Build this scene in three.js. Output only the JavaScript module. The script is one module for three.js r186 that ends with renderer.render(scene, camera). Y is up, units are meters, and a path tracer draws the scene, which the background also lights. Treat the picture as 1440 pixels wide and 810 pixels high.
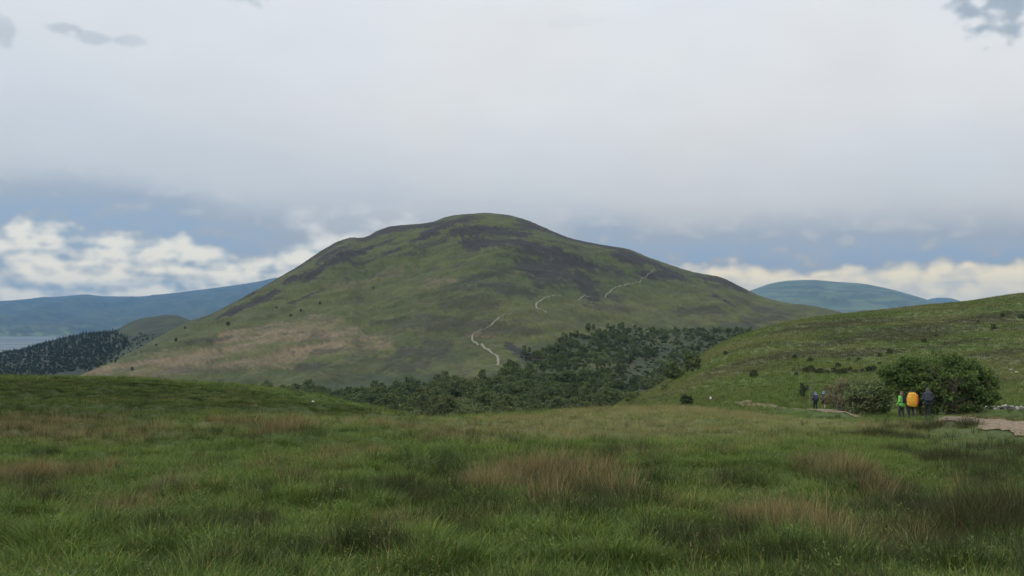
import * as THREE from 'three';
import { RoundedBoxGeometry } from 'three/addons/geometries/RoundedBoxGeometry.js';
import { mergeGeometries } from 'three/addons/utils/BufferGeometryUtils.js';
import { createNoise2D, createNoise3D } from 'simplex-noise';

// ---------------------------------------------------------------- seeded randomness and noise
let seed = 12345;
const rnd = () => { seed |= 0; seed = seed + 0x6D2B79F5 | 0; let t = Math.imul(seed ^ seed >>> 15, 1 | seed); t = t + Math.imul(t ^ t >>> 7, 61 | t) ^ t; return ((t ^ t >>> 14) >>> 0) / 4294967296; };
const rr = (a, b) => a + (b - a) * rnd();
const n2 = createNoise2D(rnd), n3 = createNoise3D(rnd);
const fbm2 = (x, y, o = 4) => { let s = 0, a = .5, f = 1; for (let i = 0; i < o; i++) { s += a * n2(x * f + i * 17.3, y * f - i * 9.1); a *= .5; f *= 2.03; } return s; };
const fbm3 = (x, y, z, o = 4) => { let s = 0, a = .5, f = 1; for (let i = 0; i < o; i++) { s += a * n3(x * f + i * 17.3, y * f - i * 9.1, z * f + i * 4.7); a *= .5; f *= 2.03; } return s; };
const clamp = (v, a = 0, b = 1) => Math.min(b, Math.max(a, v));
const ss = (a, b, v) => { const t = clamp((v - a) / (b - a)); return t * t * (3 - 2 * t); };
const lerp = (a, b, t) => a + (b - a) * t;
const mix3 = (a, b, t) => [lerp(a[0], b[0], t), lerp(a[1], b[1], t), lerp(a[2], b[2], t)];
function curve(pts) {            // smooth monotone interpolation through [x, y] points
  const n = pts.length, m = [];
  for (let i = 0; i < n; i++) {
    const l = i ? (pts[i][1] - pts[i - 1][1]) / (pts[i][0] - pts[i - 1][0]) : 0, r = i < n - 1 ? (pts[i + 1][1] - pts[i][1]) / (pts[i + 1][0] - pts[i][0]) : 0;
    m.push(i === 0 ? r : i === n - 1 ? l : l * r <= 0 ? 0 : 2 * l * r / (l + r));
  }
  return x => {
    if (x <= pts[0][0]) return pts[0][1];
    if (x >= pts[n - 1][0]) return pts[n - 1][1];
    let i = 0; while (x > pts[i + 1][0]) i++;
    const h = pts[i + 1][0] - pts[i][0], t = (x - pts[i][0]) / h, t2 = t * t, t3 = t2 * t;
    return (2 * t3 - 3 * t2 + 1) * pts[i][1] + (t3 - 2 * t2 + t) * h * m[i] + (3 * t2 - 2 * t3) * pts[i + 1][1] + (t3 - t2) * h * m[i + 1];
  };
}

// ---------------------------------------------------------------- camera
const F = 1544, PITCH = Math.atan(55 / F), EYE = 1.65;      // focal length in photograph pixels; the horizon lies 55 px below the middle
const scene = new THREE.Scene();
const camera = new THREE.PerspectiveCamera(2 * Math.atan(405 / F) * 180 / Math.PI, 16 / 9, 0.3, 40000);
camera.position.set(0, EYE, 0);
camera.rotation.x = PITCH;
const slope = Y => Math.tan(Math.atan((405 - Y) / F) + PITCH);           // pixel row -> rise per metre of depth
const rayOf = (X, Y) => { const a = (X - 720) / F, b = (405 - Y) / F, c = Math.cos(PITCH), s = Math.sin(PITCH), q = c - b * s; return [a / q, (b * c + s) / q]; };

// ---------------------------------------------------------------- sky: broken layered cloud
const AIR = 4.6e-5, AIR_COLOUR = [.26, .56, .98], AIR_LIGHT = AIR_COLOUR.map(c => c * .66);            // thin blue haze
const renderer = new THREE.WebGLRenderer({ antialias: true });
renderer.toneMapping = THREE.LinearToneMapping;
renderer.toneMappingExposure = 1.0;
renderer.shadowMap.enabled = true;
renderer.outputColorSpace = THREE.SRGBColorSpace;
{
  const W = 4096, H = 2048, data = new Float32Array(W * H * 4);
  const az = X => Math.atan((X - 720) / F) * 180 / Math.PI, el = Y => (Math.atan((405 - Y) / F) + PITCH) * 180 / Math.PI;
  const grad = curve([[0, .58], [3, .59], [5, .62], [7, .685], [9, .725], [12, .765], [16, .795], [35, .86], [90, .98]]);   // brightness of the high cloud sheet
  // underside of the grey cloud bank: height of its lower edge with direction
  const base = curve([[-180, 3.1], [-120, 3.5], [-70, 3.0], [-40, 4.4], [az(0), 4.95], [az(60), 5.0], [az(160), 4.75], [az(250), 4.45], [az(330), 3.6], [az(400), 3.7], [az(450), 4.4], [az(540), 4.6], [az(640), 4.2], [az(820), 3.6], [az(950), 3.05], [az(1080), 2.95], [az(1440), 2.85], [40, 3.0], [80, 3.6], [130, 2.9], [180, 3.1]]);
  const holes = [[az(1418), el(44), 2.1, 1.75, .62], [az(1440), el(20), 1.6, 1.2, .4], [az(1362), el(44), .9, .5, .3], [az(75), el(72), 1.0, .26, .33], [az(125), el(80), 1.3, .3, .3], [az(178), el(80), 1.0, .25, .22], [az(338), el(2), 1.7, .6, .34], [az(-4), el(82), .7, .7, .3], [az(70), el(-8), 4.5, .5, .26], [az(800), el(30), 1.6, .35, .05],
    [46, 12, 3, 1.2, .3], [-52, 14, 4, 1, .25], [95, 13, 5, 1.6, .3], [-110, 16, 5, 2, .3], [150, 11, 6, 1.5, .3], [-160, 20, 6, 3, .3]];
  for (let j = H / 2 - 2; j < H; j++) {
    const e = (j + .5) / H * 180 - 90;
    for (let i = 0; i < W; i++) {
      const theta = (i + .5) / W * 2 * Math.PI - Math.PI;                  // atan2(z, x)
      let a = theta * 180 / Math.PI + 90; if (a > 180) a -= 360;           // 0 = straight ahead (-z), + to the right
      const cx = Math.cos(theta) * 7, cz = Math.sin(theta) * 7;
      const big = fbm3(cx * .55, e * .09, cz * .55, 3), mid = fbm3(cx * 1.3, e * .34, cz * 1.3, 4), fine = e < 25 ? fbm3(cx * 5, e * .9, cz * 5, 4) : 0;
      let v = grad(e) * (1 + .05 * big + .025 * mid);
      const left = ss(4, -26, a) * ss(22, 8, e);
      let c = [v * .95, v * 1.0, v * 1.06];
      c = mix3(c, [v * .78, v * .885, v * 1.01], clamp(.8 * left + .4 * big + .05 + .55 * ss(12, 6.5, e)));
      // the grey-blue bank low down
      const edge = base(a) + .5 * mid + .42 * fine;
      const bank = Math.pow(ss(edge + 3.9 + 1.2 * big, edge + .2, e + .8 * mid + .25 * fine), 1.35) * (.9 + .4 * mid) * (1 - .72 * ss(-13.5, -9.5, a) * ss(5.5, 1, a));
      const billow = fbm3(cx * 3.4 + 80, e * .95, cz * 3.4, 5);
      c = mix3(c, [.205, .34, .52], clamp(bank * (1 - .45 * ss(.02, .55, billow)) - .12 * billow * bank));
      // lit cloud below its edge
      const under = ss(edge + .34, edge - .3, e);
      if (under > 0) {
        const lump = fbm3(cx * 4.2 + 40, e * .85, cz * 4.2, 6), streak = fbm3(cx * 1.6 + 9, e * 1.5, cz * 1.6, 5);
        const warm = ss(-6, 10, a) * ss(60, 35, a), cream = mix3([.74, .77, .77], [.76, .745, .67], warm);
        let u = mix3(cream, [.32, .45, .60], clamp(.17 + 1.25 * lump + .7 * streak + .12 * (1 - warm)) * lerp(1, .62, warm));
        u = mix3(u, [.60, .67, .72], ss(1.9, .9, e) * .6);
        c = mix3(c, u, under);
      }
      // bright puffs on the left shoulder of the bank
      const puff = ss(-13, -10, a) * ss(-3.5, -6, a) * ss(3.6, 4.6, e) * ss(7, 5.2, e);
      c = mix3(c, [.66, .71, .76], puff * clamp(.25 + 1.6 * fbm3(cx * 3.6, e * .9, cz * 3.6 + 20, 4)) * .8);
      // darker rags
      for (const [ha, he, wa, we, k] of holes) {
        let da = a - ha; if (da > 180) da -= 360; if (da < -180) da += 360;
        if (Math.abs(da) > wa * 2.5 || Math.abs(e - he) > we * 2.5) continue;
        const r = (da / wa) ** 2 + ((e - he) / we) ** 2 + 1.5 * fine + .5 * mid;
        c = mix3(c, [.36, .45, .55], ss(1.3, .15, r) * k * 1.45);
      }
      // what is set out above is the cloud as seen through the air of the scene; the cloud itself is that without the air's share
      const T = Math.exp(-AIR * Math.min(18500, 860 / Math.max(.02, Math.sin(e * Math.PI / 180))));
      c = c.map((q, n) => Math.max(.12, (q - (1 - T) * AIR_LIGHT[n]) / T));
      const k = (j * W + i) * 4; data[k] = c[0]; data[k + 1] = c[1]; data[k + 2] = c[2]; data[k + 3] = 1;
    }
  }
  for (let j = 0; j < H / 2 - 2; j++) for (let i = 0; i < W; i++) { const k = (j * W + i) * 4; data[k] = .45; data[k + 1] = .49; data[k + 2] = .52; data[k + 3] = 1; }
  const sky = new THREE.DataTexture(data, W, H, THREE.RGBAFormat, THREE.FloatType);
  sky.mapping = THREE.EquirectangularReflectionMapping; sky.magFilter = THREE.LinearFilter; sky.needsUpdate = true;
  scene.background = sky; scene.environment = sky;
}
const sun = new THREE.DirectionalLight(new THREE.Color(1, .955, .88), 1.4);
sun.position.set(-110, 115, 40);                                            // high, behind thin cloud to the left of the viewer
sun.shadow.radius = 30; sun.castShadow = true; sun.shadow.mapSize.set(4096, 4096);
Object.assign(sun.shadow.camera, { left: -160, right: 160, top: 160, bottom: -160, near: 1, far: 500 });
sun.target.position.set(0, -5, -70); sun.name = 'sun';
scene.add(sun, sun.target);
scene.fog = new THREE.FogExp2(new THREE.Color(...AIR_COLOUR), AIR);

// ---------------------------------------------------------------- terrain heights (world metres; every sheet is a height over the plan x, z)
const colOf = (x, z) => 720 + F * x / Math.max(1e-3, -z);                  // which photograph column a plan position lies on
// --- meadow: slopes gently down away from the viewer, ends in a brow, with a mound on the left
const browY = curve([[-900, 536], [-300, 534], [0, 533], [100, 532], [200, 534], [300, 541], [400, 552.5], [480, 567], [540, 578], [600, 588], [650, 586.5], [700, 583], [760, 580], [850, 576], [950, 574], [1050, 576], [1200, 577], [1440, 573], [2400, 560]]);
const browD = curve([[-900, 82], [0, 82], [300, 80], [480, 74], [600, 68], [700, 76], [800, 82], [950, 88], [1050, 105], [1200, 110], [1440, 100], [2400, 100]]);
const fall = curve([[0, .3], [860, .3], [1040, .10], [1200, .09], [2400, .09]]);
function meadowSmooth(x, z) {
  const D = -z;
  if (D <= 3) return -.0545 * D * (D < 0 ? .4 : 1);
  const X = clamp(colOf(x, z), -900, 2400), Db = browD(X);
  const flat = d => -EYE - .0545 * d, hb = slope(browY(X)) * Db;
  if (D <= Db) return EYE + flat(D) + (hb - flat(Db)) * ss(14, Db * 1.02, D);
  const t = D - Db, k = fall(X), g = .0545;
  let h = hb - g * t - (k - g) * (t < 24 ? t * t / 48 : t - 12);
  return EYE + Math.max(h, -36 - .01 * t);
}
let pathLine = [];
function toPath(x, z) { let b = 1e9; for (let i = 0; i < pathLine.length; i += 2) { const p = pathLine[i], d = (p.x - x) ** 2 + (p.z - z) ** 2; if (d < b) b = d; } return Math.sqrt(b); }
const inPathBox = (x, z) => x > 8 && z < -18 && z > -125;
const meadowH = (x, z) => {
  const D = Math.max(0, -z), X = inPathBox(x, z) ? colOf(x, z) : 0, t = X ? toPath(x, z) : 99, calm = ss(1.5, 14, t);      // the path runs on a low levelled bank
  const bank = X ? Math.max(ss(1298, 1330, X), ss(1202, 1186, X)) * .30 * ss(3.4, 1.1, t) : 0, amp = (1 - .35 * ss(60, 120, D)) * lerp(.25, 1, calm);
  return meadowSmooth(x, z) + bank + amp * (.18 * fbm2(x * .22, z * .22, 3) + .24 * fbm2(x * .8 + 7, z * .8, 2)) + calm * .35 * n2(x * .045, z * .045) * ss(8, 25, D) * ss(90, 60, D);
};
// --- slope rising on the right
const spurY = curve([[700, 612], [780, 600], [840, 580], [880, 563], [920, 546], [960, 521], [1010, 488], [1060, 468], [1110, 454], [1150, 447], [1190, 442], [1250, 437], [1350, 425], [1440, 413], [1600, 400], [2600, 380]]);
const spurD = curve([[700, 270], [880, 310], [960, 335], [1060, 370], [1180, 420], [1440, 480], [2600, 520]]);
const spurFoot = curve([[700, 170], [860, 150], [960, 130], [1080, 112], [1200, 108], [2600, 98]]);
const spurFootY = curve([[700, 625], [860, 590], [960, 577], [1080, 577], [1200, 578], [1440, 575], [2600, 560]]);
function arch(D, D0, D1, Y0, Y1, q) {
  const u = (D - D0) / (D1 - D0);
  if (u < 0) return slope(Y0) * D0 - .03 * (D0 - D);
  const S = Math.sin(Math.PI / 2 * Math.min(Math.pow(u, q), 1.75));
  return lerp(slope(Y0), slope(Y1), S) * D;
}
const spurH = (x, z) => {
  const D = -z, X = clamp(colOf(x, z), 700, 2600);
  const fade = ss(100, 190, D);
  return EYE + arch(D, spurFoot(X), spurD(X), spurFootY(X), spurY(X), .85) + fade * (1.1 * fbm2(x * .012 + 3, z * .012, 2) + .2 * fbm2(x * .09, z * .09, 3)) + .14 * fbm2(x * .5, z * .5, 2);
};
// --- the big hill
const hillY = curve([[-400, 640], [-60, 600], [60, 552], [110, 529], [150, 511], [200, 487], [235, 468], [265, 452], [300, 440], [340, 419], [380, 397], [420, 373], [460, 346.5], [480, 336.5], [496, 333], [508, 333.8], [518, 331], [530, 324], [552, 318], [585, 316], [606, 313], [628, 305], [655, 299.5], [680, 298], [710, 301], [740, 309], [780, 325], [810, 336], [850, 345], [880, 350.5], [910, 362], [950, 375], [980, 383], [1010, 388], [1040, 401], [1070, 416], [1100, 424], [1150, 431], [1180, 438.5], [1215, 450], [1300, 485], [1600, 560]]);
const hillD = curve([[-400, 700], [0, 820], [110, 950], [265, 1180], [420, 1400], [500, 1560], [520, 1600], [600, 1540], [680, 1500], [900, 1420], [1100, 1340], [1200, 1280], [1600, 1100]]);
const hillFootD = curve([[-400, 420], [100, 400], [350, 320], [600, 290], [860, 290], [1100, 330], [1600, 420]]);
const hillSmooth = (x, z) => {
  const D = -z, X = clamp(colOf(x, z), -400, 1600);
  return EYE + arch(D, hillFootD(X), hillD(X), 598, hillY(X), 1.35);
};
const hillH = (x, z) => {
  const D = -z, away = ss(330, 700, D);
  // undulation elongated down the slope: spurs and gullies
  const g = n2(x * .0052 + .0011 * z + 4, z * .0017) * 9 + n2(x * .0145 + 9, z * .0052) * 3 + fbm2(x * .03, z * .02, 3) * 2.6;
  const rocky = 1.0 * fbm2(x * .085, z * .06, 3) + .7 * fbm2(x * .3, z * .2, 2);
  const X = colOf(x, z), rim = ss(.97, .80, D / hillD(X)) + ss(1.05, 1.2, D / hillD(X));
  return hillSmooth(x, z) + away * (g * lerp(.18, 1, clamp(rim)) + rocky * .8);
};
// --- wooded knoll behind the hill's left foot
const knollY = curve([[-900, 520], [-300, 503], [-100, 500], [0, 496], [30, 492], [60, 483], [100, 473], [130, 468], [158, 466], [180, 456], [215, 446], [245, 443.5], [262, 448], [300, 462], [340, 480], [460, 520]]);
const knollH = (x, z) => {
  const X = clamp(colOf(x, z), -900, 460), D = -z;
  return EYE + arch(D, 950, 2100, 560, knollY(X), 1.1) + ss(950, 1300, D) * (4 * fbm2(x * .008, z * .006, 3));
};
// --- far hills
const farLeftY = curve([[-1200, 430], [-400, 436], [-100, 428], [0, 423.5], [60, 418.5], [95, 416], [118, 414], [145, 416.5], [190, 417], [230, 413.5], [262, 410], [300, 405], [330, 401], [360, 396.5], [395, 390], [450, 392], [560, 405], [700, 425], [900, 460]]);
const farRightY = curve([[850, 450], [1000, 425], [1060, 407], [1085, 398.5], [1110, 394.5], [1140, 393.5], [1180, 396.5], [1210, 398.5], [1250, 406], [1290, 417], [1340, 431], [1440, 440], [1700, 446], [2200, 440]]);
const farthestY = curve([[1150, 445], [1260, 432], [1295, 424], [1320, 418.5], [1335, 419], [1360, 426], [1420, 433], [1700, 430], [2300, 434]]);
const farH = (yf, D0, D1, Y0, amp) => (x, z) => { const D = -z; return EYE + arch(D, D0, D1, Y0, yf(colOf(x, z)), 1.0) + ss(D0, D0 + 800, D) * amp * (fbm2(x * .0011, z * .0007, 4) - .12) * ss(D1, D1 * .8, D); };
const farLeftH = farH(farLeftY, 9200, 19000, 473.2, 150), farRightH = farH(farRightY, 8200, 13000, 466, 120), farthestH = farH(farthestY, 14500, 19000, 466, 100);

// ray from the eye through a pixel onto a sheet -> {x, y, z, D}
function hit(X, Y, H, d0, d1) {
  const [tx, ty] = rayOf(X, Y); let p = d0;
  for (let D = d0; D < d1; D *= 1.004) {
    if (EYE + ty * D <= H(tx * D, -D)) { let a = p, b = D; for (let k = 0; k < 18; k++) { const m = (a + b) / 2; if (EYE + ty * m <= H(tx * m, -m)) b = m; else a = m; } return { x: tx * b, y: H(tx * b, -b), z: -b, D: b }; }
    p = D;
  }
  return null;
}
const landH = (x, z) => { const D = -z; return Math.max(meadowH(x, z), D > 90 ? spurH(x, z) : -999); };

// ---------------------------------------------------------------- helpers for things
const taken = {};
function numbered(n) { taken[n] = (taken[n] ?? -1) + 1; return taken[n] ? `${n}_${String(taken[n]).padStart(3, '0')}` : n; }
function tag(o, label, category, group, kind) { if (label) o.userData.label = label; if (category) o.userData.category = category; if (group) o.userData.group = group; if (kind) o.userData.kind = kind; return o; }
function add(o, name) { o.name = numbered(name); scene.add(o); return o; }
function part(parent, name, geometry, material) { const m = new THREE.Mesh(geometry, material); m.name = name; parent.add(m); return m; }
function copy(proto, name, x, y, z, s = 1, turn = 0) { const c = proto.clone(); add(c, name); c.position.set(x, y, z); c.scale.set(s, s * rr(.85, 1.18), s); c.rotation.y = turn; return c; }
const matte = (r, g, b, o = {}) => new THREE.MeshStandardMaterial({ color: new THREE.Color(r, g, b), roughness: .95, metalness: 0, ...o });
const leafy = (r, g, b, t = .3, o = {}) => new THREE.MeshPhysicalMaterial({ color: new THREE.Color(r, g, b), roughness: .9, transmission: t, thickness: 0, specularIntensity: .35, side: THREE.DoubleSide, vertexColors: true, ...o });

// fan-shaped height sheet: columns run away from the viewer's side, rows are distances
function sheet(cols, rows, H, colour) {
  const nc = cols.length, nr = rows.length, P = new Float32Array(nc * nr * 3), C = new Float32Array(nc * nr * 3), U = new Float32Array(nc * nr * 2), I = new Uint32Array((nc - 1) * (nr - 1) * 6);
  let k = 0;
  for (let j = 0; j < nr; j++) for (let i = 0; i < nc; i++, k++) {
    const x = (cols[i] - 720) / F * rows[j], z = -rows[j], y = H(x, z), c = colour(x, y, z);
    P[k * 3] = x; P[k * 3 + 1] = y; P[k * 3 + 2] = z; C[k * 3] = c[0]; C[k * 3 + 1] = c[1]; C[k * 3 + 2] = c[2]; U[k * 2] = x; U[k * 2 + 1] = z;
  }
  k = 0;
  for (let j = 0; j < nr - 1; j++) for (let i = 0; i < nc - 1; i++) { const a = j * nc + i, b = a + nc; I[k++] = a; I[k++] = a + 1; I[k++] = b; I[k++] = b; I[k++] = a + 1; I[k++] = b + 1; }
  const g = new THREE.BufferGeometry();
  g.setAttribute('position', new THREE.BufferAttribute(P, 3)); g.setAttribute('color', new THREE.BufferAttribute(C, 3)); g.setAttribute('uv', new THREE.BufferAttribute(U, 2)); g.setIndex(new THREE.BufferAttribute(I, 1));
  g.computeVertexNormals();
  return g;
}
const range = (a, b, s) => { const o = []; for (let v = a; v < b; v += s) o.push(v); o.push(b); return o; };
const ratio = (a, b, q) => { const o = []; for (let v = a; v < b; v *= q) o.push(v); o.push(b); return o; };
const groundMat = (o = {}) => new THREE.MeshStandardMaterial({ vertexColors: true, roughness: 1, metalness: 0, ...o });
function structure(name, g, m) { const o = add(new THREE.Mesh(g, m), name); o.userData.kind = 'structure'; return o; }

// ---------------------------------------------------------------- patches of different growth on the meadow, read off the photograph and laid on its ground
const onMeadow = (X, Y) => hit(X, Y, meadowSmooth, 4, 140);
function spots(list) {                                                     // [X, Y, half width px, half height px, strength]
  return list.map(([X, Y, rx, ry, k = 1]) => {
    const c = onMeadow(X, Y), near = onMeadow(X, Y + ry), far = onMeadow(X, Y - ry) ?? c;
    return { x: c.x, z: c.z, rx: rx / F * c.D, rz: Math.max(.35, (far.D - near.D) / 2, rx / F * c.D * .25), k };
  });
}
const dryAt = spots([[40, 603, 110, 10, .75], [150, 606, 80, 7, .6], [240, 612, 60, 6, .3], [60, 661, 80, 8, .85], [10, 668, 60, 8, .7], [130, 660, 30, 8, .6], [400, 613, 44, 7, .9], [330, 606, 50, 6, .5], [760, 690, 85, 9, 1.1], [690, 694, 36, 8, .95], [830, 682, 56, 6, 1], [770, 708, 20, 10, .8], [1090, 745, 48, 14, 1], [1130, 738, 25, 12, .8], [1168, 762, 22, 16, .9], [1195, 672, 26, 10, .95], [1150, 672, 12, 9, .7], [1130, 668, 12, 9, .5],
  [560, 612, 60, 7, .6], [640, 628, 40, 7, .7], [500, 650, 50, 10, .5], [380, 662, 25, 8, .5], [265, 672, 28, 6, .5], [240, 692, 30, 7, .5], [720, 592, 60, 5, .7], [900, 584, 120, 5, .9], [1010, 585, 70, 6, .8], [820, 600, 120, 8, .5], [1240, 600, 60, 6, .5], [1410, 598, 50, 4, .9], [430, 688, 20, 6, .4], [1240, 700, 20, 10, .5], [1320, 672, 30, 6, .3], [990, 740, 14, 12, .3], [560, 740, 30, 12, .3], [170, 718, 26, 8, .5], [1290, 770, 20, 12, .5]]);
const darkAt = spots([[1400, 735, 75, 30, 1], [1300, 720, 60, 20, .6], [1420, 790, 60, 16, .7], [1260, 790, 70, 14, .6], [520, 790, 80, 12, .5], [1150, 800, 70, 10, .5], [960, 770, 50, 12, .5], [1380, 670, 60, 9, .6], [720, 640, 60, 5, .5], [880, 660, 50, 6, .5], [1340, 650, 45, 10, .9], [1238, 616, 34, 6, .9], [335, 748, 45, 14, .7], [60, 708, 30, 10, .7], [1430, 640, 30, 10, .8], [600, 700, 60, 12, .5], [640, 740, 60, 16, .6], [860, 712, 70, 16, .7], [930, 690, 40, 8, .6], [1040, 690, 60, 8, .4], [1240, 690, 50, 10, .6], [1330, 760, 50, 20, .6], [170, 725, 30, 8, .6], [1030, 770, 60, 16, .5], [1300, 606, 40, 5, .7], [400, 622, 55, 4, .6], [40, 676, 90, 5, .5], [1180, 690, 30, 8, .6], [780, 735, 60, 12, .5]]);
const brightAt = spots([[1090, 650, 50, 4, 1], [960, 648, 40, 4, .9], [440, 668, 30, 5, .9], [660, 640, 50, 5, .5], [640, 655, 40, 5, .4], [90, 552, 120, 12, .7], [300, 562, 90, 10, .7], [460, 572, 60, 6, .6], [1390, 690, 60, 10, .3], [1320, 625, 40, 5, .5], [220, 740, 60, 10, .3], [420, 720, 60, 8, .35], [60, 780, 60, 12, .3], [800, 775, 80, 12, .3]]);
const paleAt = spots([[640, 606, 90, 14, .8], [770, 598, 130, 13, .9], [900, 592, 170, 13, 1], [1050, 590, 110, 12, .9], [520, 602, 60, 14, .6], [800, 622, 180, 10, .45], [1010, 624, 150, 10, .4], [1220, 606, 90, 9, .5], [120, 604, 160, 10, .2]]);
const moundAt = spots([[-150, 560, 260, 26, 1], [60, 560, 240, 26, 1], [230, 562, 170, 24, 1], [360, 570, 110, 16, .9], [450, 577, 70, 9, .7]]);
function amount(list, x, z, warp) {
  let s = 0;
  for (const p of list) { const dx = (x - p.x) / p.rx, dz = (z - p.z) / p.rz, r = dx * dx + dz * dz; if (r < 4) s = Math.max(s, p.k * ss(1.9, .35, r + warp)); }
  return s;
}
const GREEN = [.092, .154, .024], GREEN2 = [.126, .196, .026], DARK = [.042, .072, .022], TAN = [.29, .222, .106], OLIVE = [.285, .275, .112], MOUND = [.054, .086, .011];
function meadowMix(x, z) {
  const w = .9 * fbm2(x * .5 + 3, z * .35, 3), far = amount(paleAt, x, z, w), mound = amount(moundAt, x, z, .5 * w);
  const large = fbm2(x * .06, z * .06, 3), small = fbm2(x * .34, z * .34, 3);
  return {
    dry: clamp(amount(dryAt, x, z, w) + ss(.16, .6, fbm2(x * .17 + 31, z * .11, 4)) * (.25 + .45 * far) * (1 - .6 * mound) + far * (1 - mound) * (.04 + .5 * ss(.0, .42, fbm2(x * .3 + 70, z * .2, 4)))),
    dark: clamp(amount(darkAt, x, z, w) + ss(.12, .55, fbm2(x * .2 - 11, z * .16, 4)) * .45 * (1 - .5 * far)),
    bright: clamp(amount(brightAt, x, z, w) * (1 - .5 * mound) + .35 * ss(.0, .5, small) + .25 * large), mound, far,
  };
}
// the path: gravel, laid on the ground
const pathPix = [[1560, 640], [1490, 625], [1440, 614.5], [1412, 609], [1385, 604.5], [1358, 600.5], [1330, 597], [1308, 594], [1280, 592], [1250, 591], [1220, 589.5], [1196, 587.5], [1180, 585.5], [1166, 582.5], [1150, 581.5], [1132, 581]];
const pathMid = pathPix.map(([X, Y]) => { const p = hit(X, Y, meadowSmooth, 4, 135); return new THREE.Vector3(p.x, 0, p.z); });
const farPathMid = [[1118, 577.5], [1100, 575.5], [1085, 573.5], [1066, 570.5], [1048, 568], [1040, 566.5]].map(([X, Y]) => { const p = hit(X, Y, spurH, 100, 300); return p && new THREE.Vector3(p.x, 0, p.z); }).filter(Boolean);
pathLine = new THREE.CatmullRomCurve3(pathMid).getPoints(260);
const farPathLine = new THREE.CatmullRomCurve3(farPathMid).getPoints(80);

// ---------------------------------------------------------------- ground sheets
const meadowColour = (x, y, z) => {
  const m = meadowMix(x, z); let c = mix3(GREEN, GREEN2, m.bright * .7); c = mix3(c, MOUND, m.mound);
  c = mix3(c, OLIVE, .4 * m.far * (1 - m.mound)); c = mix3(c, DARK, m.dark * .6); c = mix3(c, [.22, .18, .095], m.dry * .6);
  const s = .62 * (1 + .45 * fbm2(x * 1.7, z * 1.7, 2)); return [c[0] * s, c[1] * s, c[2] * s];   // thatch colour darkened so gaps between the blades look shaded
};
{
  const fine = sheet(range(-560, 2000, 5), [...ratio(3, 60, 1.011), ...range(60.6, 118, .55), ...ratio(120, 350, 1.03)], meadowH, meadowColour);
  const P = [], xs = range(-420, 420, 12), zs = range(-130, 300, 10);
  const g = new THREE.PlaneGeometry(1, 1, xs.length - 1, zs.length - 1), p = g.attributes.position, col = new Float32Array(p.count * 3);
  for (let j = 0, k = 0; j < zs.length; j++) for (let i = 0; i < xs.length; i++, k++) { const x = xs[i], z = zs[j]; p.setXYZ(k, x, meadowSmooth(x, z) - .9, z); col.set([.075, .1, .032], k * 3); }
  for (let k = 0; k < p.count; k++) g.attributes.uv.setXY(k, p.getX(k), p.getZ(k));
  g.setAttribute('color', new THREE.BufferAttribute(col, 3));
  g.computeVertexNormals();
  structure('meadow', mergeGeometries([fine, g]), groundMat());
}
const speck = (x, z, f, lo = .55, hi = 1.45) => lerp(lo, hi, clamp(.5 + .9 * fbm2(x * f, z * f, 3)));
// right-hand slope
const onSpur = (X, Y) => hit(X, Y, spurH, 98, 620);
const spurDark = [[1318, 431, 1372, 426, 3], [1137, 462, 1222, 452, 3.5], [1237, 476, 1289, 462, 5], [1133, 522, 1232, 524, 3], [1040, 490, 1110, 483, 4], [1090, 505, 1150, 497, 4], [1010, 520, 1060, 512, 3], [1300, 490, 1380, 478, 2.5], [1360, 452, 1440, 440, 3], [1150, 487, 1210, 478, 3], [1180, 500, 1240, 492, 3], [985, 563, 1015, 563.5, 1.2], [1105, 565.5, 1135, 564.5, 1], [1390, 500, 1440, 492, 2]].map(([a, b, c, d, w]) => {
  const p = onSpur(a, b), q = onSpur(c, d), up = onSpur((a + c) / 2, (b + d) / 2 - w); return p && q && up ? { ax: p.x, az: p.z, bx: q.x, bz: q.z, w: Math.max(1.2, up.D - (p.D + q.D) / 2) } : null; }).filter(Boolean);
function seg(px, pz, s) { const dx = s.bx - s.ax, dz = s.bz - s.az, t = clamp(((px - s.ax) * dx + (pz - s.az) * dz) / (dx * dx + dz * dz)); return Math.hypot(px - s.ax - t * dx, pz - s.az - t * dz); }
const spurDry = (x, z) => clamp(.35 + 1.1 * fbm2(x * .02 + 50, z * .013, 4));
const field = onSpur(1040, 561);
const pasture = (x, z) => ss(1.3, .5, Math.hypot((x - field.x) / 42, (z - field.z) / 34) + .35 * fbm2(x * .05, z * .05, 3));
function spurHeather(x, z) {
  let h = ss(.13, .42, fbm2(x * .022 + 5, z * .016 + 5, 5)) * .45 * (1 - pasture(x, z));
  const w = fbm2(x * .1, z * .07, 4);
  for (const s of spurDark) h = Math.max(h, ss(1.25, .45, seg(x, z, s) / s.w + .9 * w));
  return clamp(h);
}
structure('hillside', sheet(range(690, 1750, 2.2), [...ratio(94, 500, 1.0052), ...ratio(505, 800, 1.02)], spurH, (x, y, z) => {
  let c = mix3([.092, .130, .030], [.142, .138, .054], spurDry(x, z) * .8);
  c = mix3(c, [.10, .145, .034], ss(.1, .5, fbm2(x * .03 + 80, z * .02, 3)) * .6 + .6 * pasture(x, z));
  c = mix3(c, [.060, .056, .034], spurHeather(x, z) * .62);
  const s = speck(x, z, .55) * speck(x, z, .13, .75, 1.25); return c.map(v => v * s);
}), groundMat());
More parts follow.
